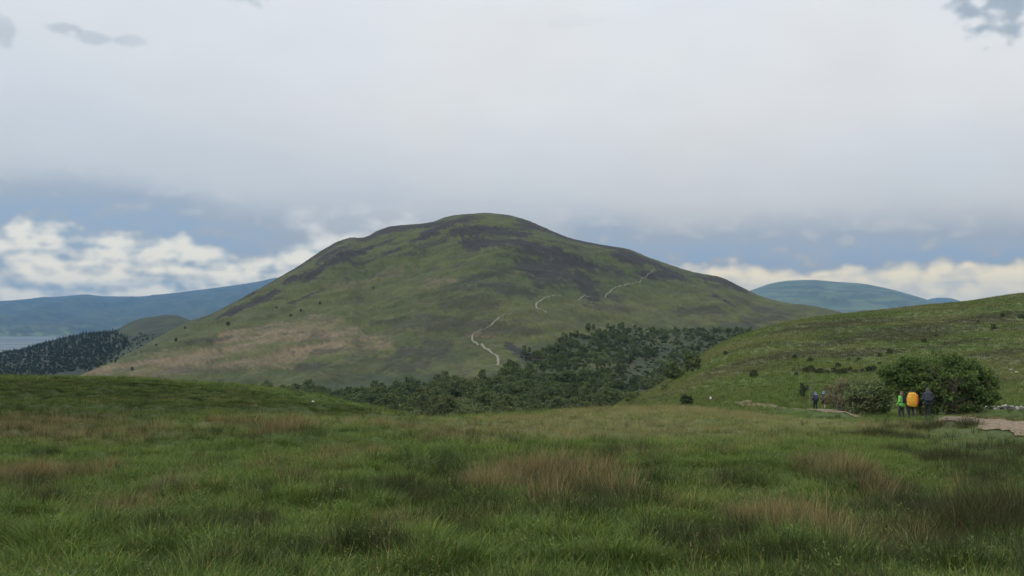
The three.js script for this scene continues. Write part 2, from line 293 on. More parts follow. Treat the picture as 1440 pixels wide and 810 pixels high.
// the big hill: grass, heather on the upper slopes, dead bracken low on the left
const onHill = (X, Y) => hit(X, Y, hillSmooth, 230, 1700);
function strokes(list) {                                                   // pixel polylines -> lines on the hill, kept as (x, height); widths in metres
  const out = [];
  for (const [w, k, ...pts] of list) {
    const q = pts.map(([X, Y]) => onHill(X, Y)).map(p => p && { x: p.x, y: p.y, D: p.D });
    for (let i = 0; i < q.length - 1; i++) if (q[i] && q[i + 1]) out.push({ ax: q[i].x, ay: q[i].y, bx: q[i + 1].x, by: q[i + 1].y, w: 1.28 * w / F * (q[i].D + q[i + 1].D) / 2, k });
  }
  return out;
}
const heatherAt = strokes([
  [9, 1, [660, 345], [690, 341], [726, 344], [781, 360], [812, 369]], [5, 1, [800, 366], [833, 377]], [7, .9, [672, 322], [700, 322], [738, 330]], [6, .9, [640, 327], [668, 325]], [6, 1, [603, 329], [630, 316], [655, 307]], [5, .8, [560, 323], [603, 316]],
  [6, .9, [735, 309.5], [765, 321], [805, 336]], [6, .9, [805, 336], [852, 347], [880, 356], [905, 366], [955, 387]], [7, .9, [870, 360], [900, 370]], [6, .85, [990, 390], [1015, 394], [1042, 404]], [4, .95, [1007, 415], [1030, 429]], [5, .8, [905, 383], [945, 387]], [3, .8, [830, 372], [880, 384]],
  [11, .75, [757, 388], [790, 385], [813, 392], [829, 406]], [9, .7, [740, 375], [790, 378]], [5, .45, [659, 396], [690, 388], [718, 383]], [7, .42, [632, 430], [660, 426], [692, 430]], [7, .42, [560, 459], [600, 454], [639, 455], [694, 462]], [5, .42, [700, 462], [754, 467]], [4.5, .5, [566, 493], [623, 496]], [3, 1, [714, 486], [735, 495], [750, 502]], [3, .45, [600, 482], [634, 484]], [4, .4, [520, 455], [570, 452]], [4, .5, [640, 408], [700, 404]], [5, .5, [700, 405], [750, 418]], [4, .5, [820, 430], [880, 436]], [4, .5, [960, 440], [1010, 436]], [4, .5, [1060, 433], [1100, 436]], [3, .5, [1040, 455], [1090, 446]], [5, .5, [840, 410], [870, 420]],
  [9, 1, [516, 333.5], [530, 326], [552, 320.5], [578, 320]], [5, .9, [583, 319], [622, 315]], [8, 1, [474, 341], [460, 348.5], [440, 361.5], [420, 374.5], [400, 386.5], [378, 399.5], [360, 409.5]], [6, 1, [360, 409.5], [337, 422], [318, 432.5]], [7, .9, [480, 350], [455, 366]],
  [8, 1, [441, 387], [467, 371], [490, 360]], [4, .9, [485, 363], [505, 355]], [6, .95, [362, 427], [391, 412]], [6, .95, [330, 439], [347, 434]], [4, .8, [352, 420], [366, 413]], [3.5, .8, [294, 446], [308, 441]], [2.5, .8, [539, 361], [564, 352]], [3, .8, [514, 351], [552, 339]], [4, .9, [584, 340], [614, 329]], [1.6, .8, [402, 426], [450, 407]], [4, .8, [410, 396], [430, 388]], [2, .6, [500, 372], [530, 362]], [5, .5, [600, 345], [625, 336]], [2.5, .35, [230, 521], [315, 524]], [3, .5, [380, 523], [440, 520]], [2, .45, [420, 498], [470, 492]], [2, .5, [290, 480], [330, 476]], [4, .4, [540, 515], [600, 512]],
]);
const brackenAt = strokes([[11, 1, [140, 529], [185, 520], [233, 512], [290, 500]], [14, 1, [280, 502], [333, 489], [400, 478], [467, 474]], [9, .9, [380, 466], [430, 460], [490, 458]], [10, 1, [440, 484], [490, 486], [545, 484]], [6, .9, [490, 497], [548, 494]], [7, .8, [330, 470], [390, 462]], [7, .7, [200, 523], [300, 515], [400, 505]], [5, .5, [640, 395], [600, 400]], [5, .4, [470, 405], [560, 380]], [3, .5, [700, 470], [660, 470]]]);
const scrubAt = strokes([[13, .9, [745, 506], [800, 500], [840, 492], [900, 490], [960, 478], [1060, 471]], [13, .9, [790, 525], [850, 540], [900, 535], [950, 510], [1000, 488]], [16, .9, [390, 562], [480, 570], [600, 575], [720, 565], [850, 570]], [10, .8, [680, 545], [760, 535], [830, 545]]]);
function onStrokes(list, x, y, warp) { let s = 0; for (const e of list) { const dx = e.bx - e.ax, dy = e.by - e.ay, t = clamp(((x - e.ax) * dx + (y - e.ay) * dy) / (dx * dx + dy * dy)), r = Math.hypot(x - e.ax - t * dx, y - e.ay - t * dy) / e.w; if (r < 3) s = Math.max(s, clamp(e.k * 1.1) * ss(1.15, .75, r + warp)); } return s; }
function hillGrowth(x, y, z) {
  const w1 = fbm2(x * .012 + .02 * y, y * .045, 4), w2 = fbm2(x * .05, y * .13 + 3, 3), w3 = fbm2(x * .16 + 11, y * .42, 3);
  const heather = clamp(Math.max(onStrokes(heatherAt, x, y, .95 * w1 + .8 * w2 + 1.0 * w3 - .18), ss(.18, .46, fbm2(x * .016 + 60, y * .055, 5) + .35 * w3) * (.35 + .4 * ss(20, 110, y)) * ss(-350, -120, x)));
  const bracken = clamp(onStrokes(brackenAt, x, y, 1.2 * w1 + .9 * w2 + .8 * w3 - .1));
  return { heather, bracken, w1, w2, w3 };
}
structure('hill', sheet([...range(-240, 60, 8), ...range(63, 1230, 1.9), ...range(1238, 1500, 10)], [...ratio(215, 400, 1.012), ...ratio(402, 1640, 1.0056), ...ratio(1650, 2500, 1.03)], hillH, (x, y, z) => {
  const g = hillGrowth(x, y, z);
  const pale = clamp(.5 + .8 * fbm2(x * .004 + .002 * z, y * .012, 3));
  let c = mix3([.038, .055, .009], [.067, .076, .014], pale);
  const streak = fbm2((x + 1.5 * y) * .009, (y - .16 * x) * .11, 4);                                 // growth runs in slanting streaks
  c = c.map(q => q * (1 + .45 * streak)); c = mix3(c, [.030, .044, .012], onStrokes(scrubAt, x, y, .9 * g.w1 + .7 * g.w2) * .85);
  c = mix3(c, [.090, .080, .038], ss(.02, .5, g.w2 + .5 * g.w3) * .4);
  c = mix3(c, [.158, .120, .066], g.bracken * clamp(.7 + g.w2 * .5 - 1.1 * streak));
  c = mix3(c, [.018, .015, .013], clamp(g.heather * 1.15) * clamp(.97 + g.w2 * .2));
  const s = speck(x * .8, z * .7, .3, .74, 1.26) * speck(x * .7, z * .6, .06, .86, 1.14); return c.map(v => v * s);
}), groundMat());
// knoll, far hills, water, lowland
structure('wooded_knoll', sheet(range(-700, 450, 4), [...ratio(900, 2150, 1.008), ...ratio(2160, 3200, 1.05)], knollH, (x, y, z) => {
  const X = colOf(x, z); let c = mix3([.026, .038, .014], [.046, .060, .018], clamp(.4 + fbm2(x * .012, z * .01, 4)));
  c = mix3(c, [.020, .027, .014], ss(168, 140, X + 14 * fbm2(x * .02, z * .02, 3))); c = mix3(c, [.022, .026, .018], ss(-.1, .3, fbm2(x * .01 + 9, y * .04, 4)) * .8); return c;
}), groundMat());
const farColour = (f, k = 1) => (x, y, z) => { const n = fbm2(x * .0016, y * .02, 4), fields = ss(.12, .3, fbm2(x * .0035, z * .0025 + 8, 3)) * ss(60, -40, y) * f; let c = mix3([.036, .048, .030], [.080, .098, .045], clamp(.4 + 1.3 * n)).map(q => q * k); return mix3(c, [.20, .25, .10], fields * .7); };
structure('far_hill', sheet(range(-1100, 880, 6), ratio(9000, 20200, 1.007), farLeftH, farColour(1)), groundMat());
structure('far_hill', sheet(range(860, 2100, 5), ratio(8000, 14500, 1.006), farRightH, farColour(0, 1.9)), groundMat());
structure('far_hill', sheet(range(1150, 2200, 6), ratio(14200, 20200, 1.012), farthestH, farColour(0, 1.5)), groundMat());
const SEA = -78;
{
  const N = 512, d = new Uint8Array(N * N * 4);                            // wind lanes: rough and calm water
  for (let j = 0; j < N; j++) for (let i = 0; i < N; i++) { const n = fbm2(i * .006, j * .05, 4), v = Math.round(255 * clamp(.42 + .5 * n - .38 * ss(.03, .0, Math.abs(j / N - .155)) , .05, .9)); d.set([v, v, v, 255], (j * N + i) * 4); }
  const t = new THREE.DataTexture(d, N, N); t.magFilter = THREE.LinearFilter; t.needsUpdate = true;
  const g = new THREE.PlaneGeometry(12500, 10000); g.rotateX(-Math.PI / 2); g.translate(-5900, SEA, -7800);
  structure('loch', g, new THREE.MeshStandardMaterial({ color: new THREE.Color(.05, .075, .085), roughness: 1, roughnessMap: t, metalness: 0 }));
  const disc = new THREE.CircleGeometry(20400, 96); disc.rotateX(-Math.PI / 2); disc.translate(0, SEA - 4, 0);
  structure('ground', disc, matte(.07, .09, .04));
}
console.log('ground built');

// ---------------------------------------------------------------- paths
function strip(line, H, width, lift) {
  const n = line.length, P = [], U = [], I = []; let run = 0; const M = 5;
  for (let i = 0; i < n; i++) {
    const p = line[i], a = line[Math.max(0, i - 1)], b = line[Math.min(n - 1, i + 1)], dx = b.x - a.x, dz = b.z - a.z, l = Math.hypot(dx, dz) || 1;
    if (i) run += Math.hypot(p.x - a.x, p.z - a.z);
    const w = width(i / (n - 1)) * (1 + .3 * n2(run * (width(.5) > 1.6 ? .35 : .06), 3.3)), sh = .35 * n2(run * .15, 9.1);
    for (let m = 0; m <= M; m++) { const o = (m / M - .5) * w + sh * (width(.5) > 1.5 ? 1 : .2), x = p.x - dz / l * o, z = p.z + dx / l * o; P.push(x, H(x, z) + lift, z); U.push(o, run); }
  }
  for (let i = 0; i < n - 1; i++) for (let m = 0; m < M; m++) { const a = i * (M + 1) + m, b = a + M + 1; I.push(a, b, a + 1, a + 1, b, b + 1); }
  const g = new THREE.BufferGeometry(); g.setAttribute('position', new THREE.Float32BufferAttribute(P, 3)); g.setAttribute('uv', new THREE.Float32BufferAttribute(U, 2)); g.setIndex(I); g.computeVertexNormals(); return g;
}
{
  const N = 256, d = new Uint8Array(N * N * 4);
  for (let j = 0; j < N; j++) for (let i = 0; i < N; i++) { const n = 1 + .45 * fbm2(i * .03, j * .03, 3) + .4 * fbm2(i * .3, j * .3, 2); d.set([Math.min(255, 130 * n), Math.min(255, 113 * n), Math.min(255, 92 * n), 255], (j * N + i) * 4); }
  const t = new THREE.DataTexture(d, N, N); t.colorSpace = THREE.SRGBColorSpace; t.wrapS = t.wrapT = THREE.RepeatWrapping; t.repeat.set(.5, .5); t.magFilter = THREE.LinearFilter; t.needsUpdate = true;
  const gravel = new THREE.MeshStandardMaterial({ map: t, roughness: 1 });
  for (const run of [pathLine.filter(p => colOf(p.x, p.z) > 1316), pathLine.filter(p => colOf(p.x, p.z) < 1202)]) structure('path', strip(run, meadowH, u => 2.3 * ss(-.05, .12, u) * ss(1.05, .88, u), .05), gravel);
  structure('path', strip(farPathLine, spurH, () => 1.7, .12), gravel);
  // the worn path zigzagging up the hill
  const worn = matte(.215, .202, .152);
  for (const pts of [[[692, 521, .9], [699, 514, 1], [700, 505, 1], [692, 497, 1.1], [680, 490, 1.1], [670, 484, 1], [664, 477, 1], [668, 472, .9], [684, 469, .9], [696, 465, 1], [703, 459, .8], [716, 457, .3], [732, 458, .25]], [[768, 456, .8], [764, 450, 1], [757, 447, .9], [754, 441, 1], [760, 436, .9], [776, 431, .5], [790, 428, .4], [806, 430, .25]], [[806, 431, .3], [813, 428, .5], [819, 420, .6], [830, 417, .3]], [[850, 417, .5], [852, 412, .7], [858, 404, .8], [868, 398, .8], [880, 393, .8], [897, 389, .7], [905, 384, .6], [921, 378, .4]]]) {
    const q = pts.map(([X, Y]) => onHill(X, Y)), line = new THREE.CatmullRomCurve3(q.map(p => new THREE.Vector3(p.x, 0, p.z))).getPoints(120);
    const wd = curve(pts.map((p, i) => [i / (pts.length - 1), p[2]]));
    structure('path', strip(line, hillH, u => 1.35 * wd(u), .3), worn);
  }
}

// ---------------------------------------------------------------- plants: geometry helpers
class Leaves {
  constructor() { this.P = []; this.N = []; this.C = []; this.I = []; }
  quad(a, b, c, d, col) { const k = this.P.length / 3; this.P.push(...a, ...b, ...c, ...d); for (let i = 0; i < 4; i++) this.C.push(...col); this.I.push(k, k + 1, k + 2, k, k + 2, k + 3); }
  leaf(x, y, z, s, el, col) {                                              // a pointed leaf (or spray of leaves), random orientation
    const a = rnd() * 6.283, t = Math.acos(rr(-.75, .95)), u = [Math.sin(t) * Math.cos(a), Math.cos(t), Math.sin(t) * Math.sin(a)];
    let v = [rr(-1, 1), rr(-1, 1), rr(-1, 1)]; const d = u[0] * v[0] + u[1] * v[1] + u[2] * v[2]; v = v.map((q, i) => q - d * u[i]); const l = Math.hypot(...v) || 1; v = v.map(q => q / l);
    const A = s * el, B = s * .5;
    this.quad([x - u[0] * A, y - u[1] * A, z - u[2] * A], [x + v[0] * B, y + v[1] * B, z + v[2] * B], [x + u[0] * A, y + u[1] * A, z + u[2] * A], [x - v[0] * B, y - v[1] * B, z - v[2] * B], col);
  }
  blade(x, y, z, h, w, yaw, lean, curl, col) {                             // a grass blade in two bent segments and a tip
    const cx = Math.cos(yaw), cz = Math.sin(yaw), sx = -cz * w / 2, sz = cx * w / 2, k = this.P.length / 3;
    const at = t => { const o = h * (lean * t + curl * t * t); return [x + cx * o, y + h * t * (1 - .28 * curl * t), z + cz * o]; };
    const p0 = at(0), p1 = at(.5), p2 = at(1);
    this.P.push(p0[0] - sx, p0[1], p0[2] - sz, p0[0] + sx, p0[1], p0[2] + sz, p1[0] - sx * .75, p1[1], p1[2] - sz * .75, p1[0] + sx * .75, p1[1], p1[2] + sz * .75, ...p2);
    for (let i = 0; i < 5; i++) this.C.push(...col);
    this.I.push(k, k + 1, k + 3, k, k + 3, k + 2, k + 2, k + 3, k + 4);
  }
  build() { const g = new THREE.BufferGeometry(); g.setAttribute('position', new THREE.Float32BufferAttribute(this.P, 3)); g.setAttribute('color', new THREE.Float32BufferAttribute(this.C, 3)); g.setIndex(this.I); g.computeVertexNormals(); return g; }
}
const tint = (v, w = .1) => { const a = rr(1 - v, 1 + v), b = rr(-w, w); return [a * (1 + b), a, a * (1 - b)]; };
function limb(pts, radii, sides = 6) {                                     // tapered bent tube
  const P = [], I = [];
  for (let i = 0; i < pts.length; i++) {
    const a = new THREE.Vector3(...pts[Math.max(0, i - 1)]), b = new THREE.Vector3(...pts[Math.min(pts.length - 1, i + 1)]), d = b.sub(a).normalize();
    const u = new THREE.Vector3(0, 0, 1).cross(d); if (u.length() < .1) u.set(1, 0, 0); u.normalize(); const v = d.clone().cross(u);
    for (let s = 0; s < sides; s++) { const t = s / sides * 6.2832, r = radii[i]; P.push(pts[i][0] + (u.x * Math.cos(t) + v.x * Math.sin(t)) * r, pts[i][1] + (u.y * Math.cos(t) + v.y * Math.sin(t)) * r, pts[i][2] + (u.z * Math.cos(t) + v.z * Math.sin(t)) * r); }
  }
  for (let i = 0; i < pts.length - 1; i++) for (let s = 0; s < sides; s++) { const a = i * sides + s, b = i * sides + (s + 1) % sides; I.push(a, b, a + sides, b, b + sides, a + sides); }
  const g = new THREE.BufferGeometry(); g.setAttribute('position', new THREE.Float32BufferAttribute(P, 3)); g.setIndex(I); g.computeVertexNormals(); return g;
}
// woody plant: stems from the ground, limbs to clumps, clumps of leaves through the crown's volume
function woody({ h, rx, rz = rx, low = .2, clumps = 60, per = 16, leaf = .3, el = .9, clump = .7, stems = 1, lobes = [], spread = .35, trunkR = .12, flat = 0 }) {
  const L = new Leaves(), wood = [], cy = h * (low + 1) / 2, ry = h * (1 - low) / 2, bases = [];
  for (let s = 0; s < stems; s++) bases.push([rr(-1, 1) * rx * spread * (stems > 1 ? 1 : .1), 0, rr(-1, 1) * rz * spread * (stems > 1 ? 1 : .1)]);
  for (const b of bases) { const t = [b[0] * 1.5 + rr(-.1, .1) * rx, h * .5, b[2] * (stems > 1 ? .7 : 1.5) + rr(-.1, .1) * rz]; wood.push(limb([[b[0], -.25, b[2]], [b[0] * 1.2 + rr(-.04, .04) * h, h * .28, b[2] * (stems > 1 ? .85 : 1.2)], t, [t[0] + rr(-.1, .1) * rx, h * (stems > 1 ? .66 : .82), t[2] + rr(-.1, .1) * rz]], [trunkR, trunkR * .8, trunkR * .5, trunkR * .15])); }
  for (let i = 0; i < clumps; i++) {
    let p; do { p = [rr(-1, 1), rr(-1, 1), rr(-1, 1)]; } while (Math.hypot(...p) > 1 || Math.hypot(...p) < .3);
    const l = Math.hypot(...p), k = l < .62 ? lerp(.62, 1, rnd()) / l : 1, bump = 1 + .28 * n3(p[0] / l * 1.9 + h, p[1] / l * 1.9, p[2] / l * 1.9 + rx);
    let c = [p[0] * k * rx * bump, cy + p[1] * k * ry * bump * (p[1] > 0 ? 1 - flat : 1), p[2] * k * rz * bump];
    if (lobes.length) { const o = lobes[i % lobes.length]; c = [o[0] + p[0] * k * o[3] * bump, o[1] + p[1] * k * o[4] * bump, o[2] + p[2] * k * o[3] * bump]; }
    if (c[1] < .15) c[1] = rr(.15, .5);
    if (i % 3 === 0) { const b = bases[i % bases.length], f = [b[0] * 1.35, Math.min(c[1] * .6, h * .5), b[2] * 1.35]; wood.push(limb([f, [lerp(f[0], c[0], .5), lerp(f[1], c[1], .6), lerp(f[2], c[2], .5)], c], [trunkR * .35, trunkR * .22, trunkR * .08], 4)); }
    const ct = tint(.24, .1), cs = clump * rr(.7, 1.25);
    for (let j = 0; j < per; j++) { let q; do { q = [rr(-1, 1), rr(-1, 1), rr(-1, 1)]; } while (Math.hypot(...q) > 1); const t = tint(.18, .06); L.leaf(c[0] + q[0] * cs, c[1] + q[1] * cs * .75, c[2] + q[2] * cs, leaf * rr(.65, 1.3), el, [ct[0] * t[0], ct[1] * t[1], ct[2] * t[2]]); }
  }
  return { crown: L.build(), trunk: mergeGeometries(wood) };
}
const bark = matte(.085, .068, .05), paleBark = matte(.20, .195, .175), greyBark = matte(.16, .145, .125);
function plant(name, spec, leafMat, woodMat) { const g = new THREE.Group(), w = woody(spec); part(g, 'trunk', w.trunk, woodMat); part(g, 'crown', w.crown, leafMat); g.name = name; return g; }

// ---------------------------------------------------------------- valley wood
const inside = (poly, x, y) => { let c = false; for (let i = 0, j = poly.length - 1; i < poly.length; j = i++) { const [xi, yi] = poly[i], [xj, yj] = poly[j]; if (yi > y !== yj > y && x < (xj - xi) * (y - yi) / (yj - yi) + xi) c = !c; } return c; };
const woodKinds = [
  ['valley_tree', { h: 8.5, rx: 3.4, low: .12, clumps: 60, per: 17, leaf: .5, clump: 1.1, trunkR: .17 }, leafy(.102, .135, .042, .42), bark, 'dark broadleaf tree in the valley wood below the hill'],
  ['valley_tree', { h: 7, rx: 3.0, low: .15, clumps: 52, per: 16, leaf: .48, clump: 1.0, trunkR: .15 }, leafy(.120, .162, .048, .42), bark, 'mid green round-crowned tree in the valley wood below the hill'],
  ['birch_tree', { h: 9, rx: 2.3, low: .16, clumps: 54, per: 14, leaf: .42, clump: .85, trunkR: .12 }, leafy(.112, .145, .052, .4), greyBark, 'slender upright birch in the valley wood below the hill'],
  ['willow_bush', { h: 4.6, rx: 3.1, low: .04, clumps: 50, per: 16, leaf: .45, clump: .95, stems: 4, trunkR: .08 }, leafy(.150, .188, .066, .42), greyBark, 'low pale green willow bush at the edge of the valley wood'],
];
const woodProtos = woodKinds.map(k => plant(...k.slice(0, 1), k[1], k[2], k[3]));
const low = [[366, 548], [420, 556], [470, 560], [520, 556], [560, 549], [592, 556], [640, 541], [690, 540], [730, 522], [800, 528], [845, 552], [868, 566], [880, 577], [800, 592], [700, 597], [600, 597], [500, 592], [420, 572]];
const ravine = [[790, 478], [835, 462], [890, 459], [930, 466], [985, 462], [1040, 466], [1080, 469], [1050, 483], [1010, 492], [965, 518], [920, 545], [880, 562], [840, 552], [790, 528], [740, 512], [730, 500], [770, 492]];
const clearing = [[[850, 540], [880, 522], [900, 508], [935, 500], [915, 525], [880, 548]], [[880, 480], [960, 478], [985, 486], [950, 500], [900, 492]], [[745, 545], [800, 540], [790, 525], [750, 525]]];
const woodTops = [];
function plantWood(X, Y, k, s, list) { const p = hit(X, Y, hillH, 230, 1500); if (!p) return; list.push({ ...p, k, s, X, Y }); }
for (let i = 0; i < 6200; i++) {
  const X = rr(364, 1085), Y = rr(455, 598); const a = inside(low, X, Y), b = inside(ravine, X, Y);
  if (!a && !b || clearing.some(c => inside(c, X, Y))) continue;
  const dens = fbm2(X * .02, Y * .04, 3); if (dens < -.22 + (b ? .02 : -.1)) continue;
  const n = fbm2(X * .012 + 50, Y * .03, 2) + rr(-.22, .22);
  let k = n > .26 ? 3 : n > .08 ? 1 : n > -.14 ? 0 : 2; if (Y > 573 && rnd() < .5) k = 3; if (b && rnd() < .3) k = rnd() < .4 ? 3 : 1;
  plantWood(X, Y, k, rr(.34, 1.05) * (b ? .58 : .9), woodTops);
}
// trees that stand out singly in the photograph
for (const [X, Y, k, s] of [[576, 566, 2, 1.05], [612, 568, 0, 1.0], [640, 562, 0, 1.05], [668, 560, 0, 1.1], [700, 556, 0, 1.15], [718, 556, 0, 1.0], [742, 552, 0, 1.0], [772, 548, 0, .95], [800, 548, 0, 1.05], [824, 549, 0, 1.1], [764, 524, 1, .8], [744, 536, 2, .95], [398, 553, 0, .5], [434, 558, 0, .95], [452, 562, 0, .95], [480, 566, 0, .9], [374, 546, 0, .55], [690, 575, 1, 1], [734, 574, 1, 1], [652, 580, 3, 1.1], [560, 588, 3, 1.2], [600, 590, 3, 1.2], [840, 560, 2, 1], [855, 548, 0, .8], [771, 560, 3, 1.1], [815, 580, 3, 1.0], [862, 572, 3, .9]]) plantWood(X, Y, k, s, woodTops);
woodTops.sort((a, b) => b.s / b.D - a.s / a.D);                              // the ones that show largest first
const leftover = woodKinds.map(() => []);
const many = {}; let single = 0;
woodTops.forEach((t) => {
  const [name, , , , full] = woodKinds[t.k], up = inside(ravine, t.X, t.Y), size = t.s < .6 ? 'small ' : t.s > .84 ? 'tall ' : '', where = up ? 'in the ravine climbing right of the hill path' : t.D < 400 ? 'just behind the brow of the meadow' : 'at the upper edge of the valley wood', label = size + full.replace(/in the valley wood below the hill|at the edge of the valley wood/, where);
  const stretch = rr(.8, 1.25); if (single < 298 && t.D > 325 && rnd() < .55) { single++; tag(copy(woodProtos[t.k], name, t.x, t.y - .1, t.z, t.s, rnd() * 6.28), label, name === 'willow_bush' ? 'bush' : 'tree', ['dark trees of the valley wood', 'mid green trees of the valley wood', 'birches of the valley wood', 'willow bushes of the valley wood'][t.k] + ', ' + size + where); }
  else leftover[t.k].push(t);
});
const M4 = new THREE.Matrix4(), Q = new THREE.Quaternion(), E = new THREE.Euler(), V = new THREE.Vector3(), S3 = new THREE.Vector3();
function scatter(name, geometry, material, list, label, category) {       // list of {x,y,z,s,sy,turn,tilt,c}
  const o = new THREE.InstancedMesh(geometry, material, list.length);
  list.forEach((t, i) => {
    E.set(t.tiltX ?? 0, t.turn ?? rnd() * 6.283, t.tiltZ ?? 0); Q.setFromEuler(E); S3.set(t.s, t.s * (t.sy ?? 1), t.s); V.set(t.x, t.y, t.z); M4.compose(V, Q, S3); o.setMatrixAt(i, M4);
    if (t.c) o.setColorAt(i, new THREE.Color(...t.c));
  });
  add(o, name); return tag(o, label, category, null, 'stuff');
}
{
  const all = leftover.flat(); const by = leftover.map((l, k) => [l, k]).filter(([l]) => l.length);
  for (const [l, k] of by) scatter('far_wood', woodProtos[k].children[1].geometry, woodKinds[k][2], l.map(t => ({ x: t.x, y: t.y - .1, z: t.z, s: t.s, sy: rr(.75, 1.25), c: tint(.22, .08) })), ['dark far trees massed in the ravine right of the hill', 'mid green far trees massed in the ravine right of the hill', 'far birches massed in the ravine right of the hill', 'pale far willows massed in the ravine right of the hill'][k], 'wood');
  const low2 = [];
  for (let i = 0; i < 9000 && low2.length < 2600; i++) { const X = rr(364, 1090), Y = rr(455, 598); if (!inside(low, X, Y) && !inside(ravine, X, Y) || fbm2(X * .03, Y * .06, 3) < -.12) continue; const p = hit(X, Y, hillH, 230, 1500); if (p) low2.push({ x: p.x, y: p.y - .3, z: p.z, s: rr(.16, .42), sy: rr(.6, 1.1), c: tint(.28, .1) }); }
  scatter('undergrowth', woodProtos[3].children[1].geometry, leafy(.068, .094, .030, .35), low2, 'low scrubby undergrowth between the valley trees', 'undergrowth');
  console.log('wood', woodTops.length, single, all.length);
}
// ---------------------------------------------------------------- knoll: conifers and scrub as one mass
{
  const L = new Leaves();
  for (let i = 0; i < 90; i++) { const t = Math.pow(rnd(), .8), y = 1.2 + t * 11.5, r = (1 - t) * 3.3 + .15, a = rnd() * 6.283, d = r * rr(.3, 1); L.leaf(Math.cos(a) * d, y - d * .35, Math.sin(a) * d, 1.7 * (1.15 - t * .6), .8, tint(.2, .05)); }
  const conifer = mergeGeometries([L.build()]), con = [], scr = [];
  const X0 = [[-120, 505], [0, 497], [30, 493], [60, 484], [100, 474], [130, 469], [164, 468], [182, 478], [168, 500], [130, 517], [60, 530], [0, 545], [-120, 545]];
  for (let i = 0; i < 7000; i++) { const X = rr(-120, 250), Y = rr(462, 545); const w = inside(X0, X, Y); if (!w && !(rnd() < (X > 160 && X < 240 && Y < 505 ? .4 : .10))) continue; const lower = ss(492, 515, Y); if (rnd() < lower * .2) continue; const p = hit(X, Y, knollH, 960, 2600); if (!p || (!w && Y < 470)) continue; (rnd() < lower * .5 + .42 ? scr : con).push({ x: p.x, y: p.y - .4, z: p.z, s: rr(.38, .68) * (w ? 1 : .6), sy: rr(.6, 1), c: tint(.25, .05) }); }
  for (let X = -60; X < 168; X += 1.6) { const Xr = X + rr(-1, 1), p = hit(Xr, knollY(Xr) + rr(.6, 3), knollH, 960, 2600); if (p) con.push({ x: p.x, y: p.y - .5, z: p.z, s: rr(.35, .7), sy: rr(.5, .95), c: tint(.2, .05) }); }
  scatter('conifer_wood', conifer, leafy(.040, .056, .028, .25), con, 'dark conifer plantation covering the far knoll', 'wood');
  scatter('scrub_wood', woodProtos[1].children[1].geometry, leafy(.050, .066, .028, .3), scr, 'mixed scrub woodland on the lower flank of the far knoll', 'wood');
  console.log('knoll', con.length, scr.length);
}
// ---------------------------------------------------------------- lone bushes
const gorse = plant('bush', { h: 1.6, rx: .95, low: .02, clumps: 34, per: 16, leaf: .2, clump: .34, stems: 3, trunkR: .04 }, leafy(.062, .080, .030, .3), bark);
const thorn = plant('bush', { h: 6, rx: 2.5, low: .1, clumps: 46, per: 16, leaf: .5, clump: .85, trunkR: .14 }, leafy(.060, .080, .032, .3), bark);
for (const [X, Y, s] of [[140, 527.5, 1.15], [148, 514, .7], [157, 509, .7], [165, 506.5, .75], [113, 524, .7], [127, 521, .7], [321, 461, .8], [247, 496, .6], [209, 491, .5], [220, 487, .5], [389, 432, .45], [409, 437, .5], [423, 431, .5], [450, 418, .5], [525, 402, .5], [260, 468, .45], [186, 528, .5], [162, 526, .4]]) {
  const p = onHill(X, Y); if (p) tag(copy(thorn, 'hill_tree', p.x, hillH(p.x, p.z) - .15, p.z, s * .8, rnd() * 6), 'small dark round tree dotted on the left flank of the hill', 'tree', 'lone trees on the left flank of the hill');
}
const gb = [[1134, 524], [1140, 521], [1146, 524], [1153, 525], [1163, 525], [1172, 524], [1180, 526], [1188, 525], [1196, 522], [1203, 524], [1213, 523], [1222, 523], [1228, 521], [1139, 509], [1194, 507], [1205, 509], [1208, 506], [1236, 502], [1120, 528], [1178, 517], [1237, 513], [1410, 446], [1436, 448], [1396, 463], [1317, 474], [1300, 482], [1250, 498], [1020, 499], [1060, 530], [1118, 505], [1375, 455]];
for (const [X, Y] of gb) { const p = onSpur(X, Y); if (p) tag(copy(gorse, 'gorse_bush', p.x, p.y - .1, p.z, rr(.3, .66) * Math.max(1, p.D / 230), rnd() * 6), 'low dark bush growing on the slope behind the hikers', 'bush', 'dark bushes on the right-hand slope'); }
for (const [X, Y, s] of [[893, 560, 1], [905, 553, 1], [918, 547, 1.1], [930, 541, 1.1], [945, 538, 1.25], [958, 530, 1.0], [972, 527, 1.3], [935, 549, .6], [887, 566, .9]]) { const p = onSpur(X, Y); if (p) tag(copy(woodProtos[s > 1.15 ? 0 : 3], 'slope_tree', p.x, p.y - .1, p.z, s * .42, rnd() * 6), s > 1.15 ? 'dark tree on the grassy slope edge above the ravine' : 'pale green bush along the grassy slope edge above the ravine', s > 1.15 ? 'tree' : 'bush', s > 1.15 ? 'dark trees along the ravine edge' : 'pale bushes along the ravine edge'); }
{
  const p = onSpur(965, 574), b = plant('round_bush', { h: 2.0, rx: .85, low: .03, clumps: 44, per: 18, leaf: .17, clump: .32, stems: 3, trunkR: .04 }, leafy(.042, .066, .028, .2), bark);
  add(b, 'round_bush'); b.position.set(p.x, p.y - .1, p.z); b.scale.setScalar(p.D / 150); tag(b, 'lone dark round bush at the far edge of the meadow', 'bush');
  const q = onSpur(1129.5, 562), c = plant('small_tree', { h: 2.2, rx: .6, low: .22, clumps: 30, per: 18, leaf: .14, clump: .28, trunkR: .045 }, leafy(.044, .074, .028, .25), bark);
  add(c, 'small_tree'); c.position.set(q.x, q.y - .05, q.z); c.scale.setScalar(q.D / 150); tag(c, 'small dark green tree beside the bare pale sapling', 'tree');
}
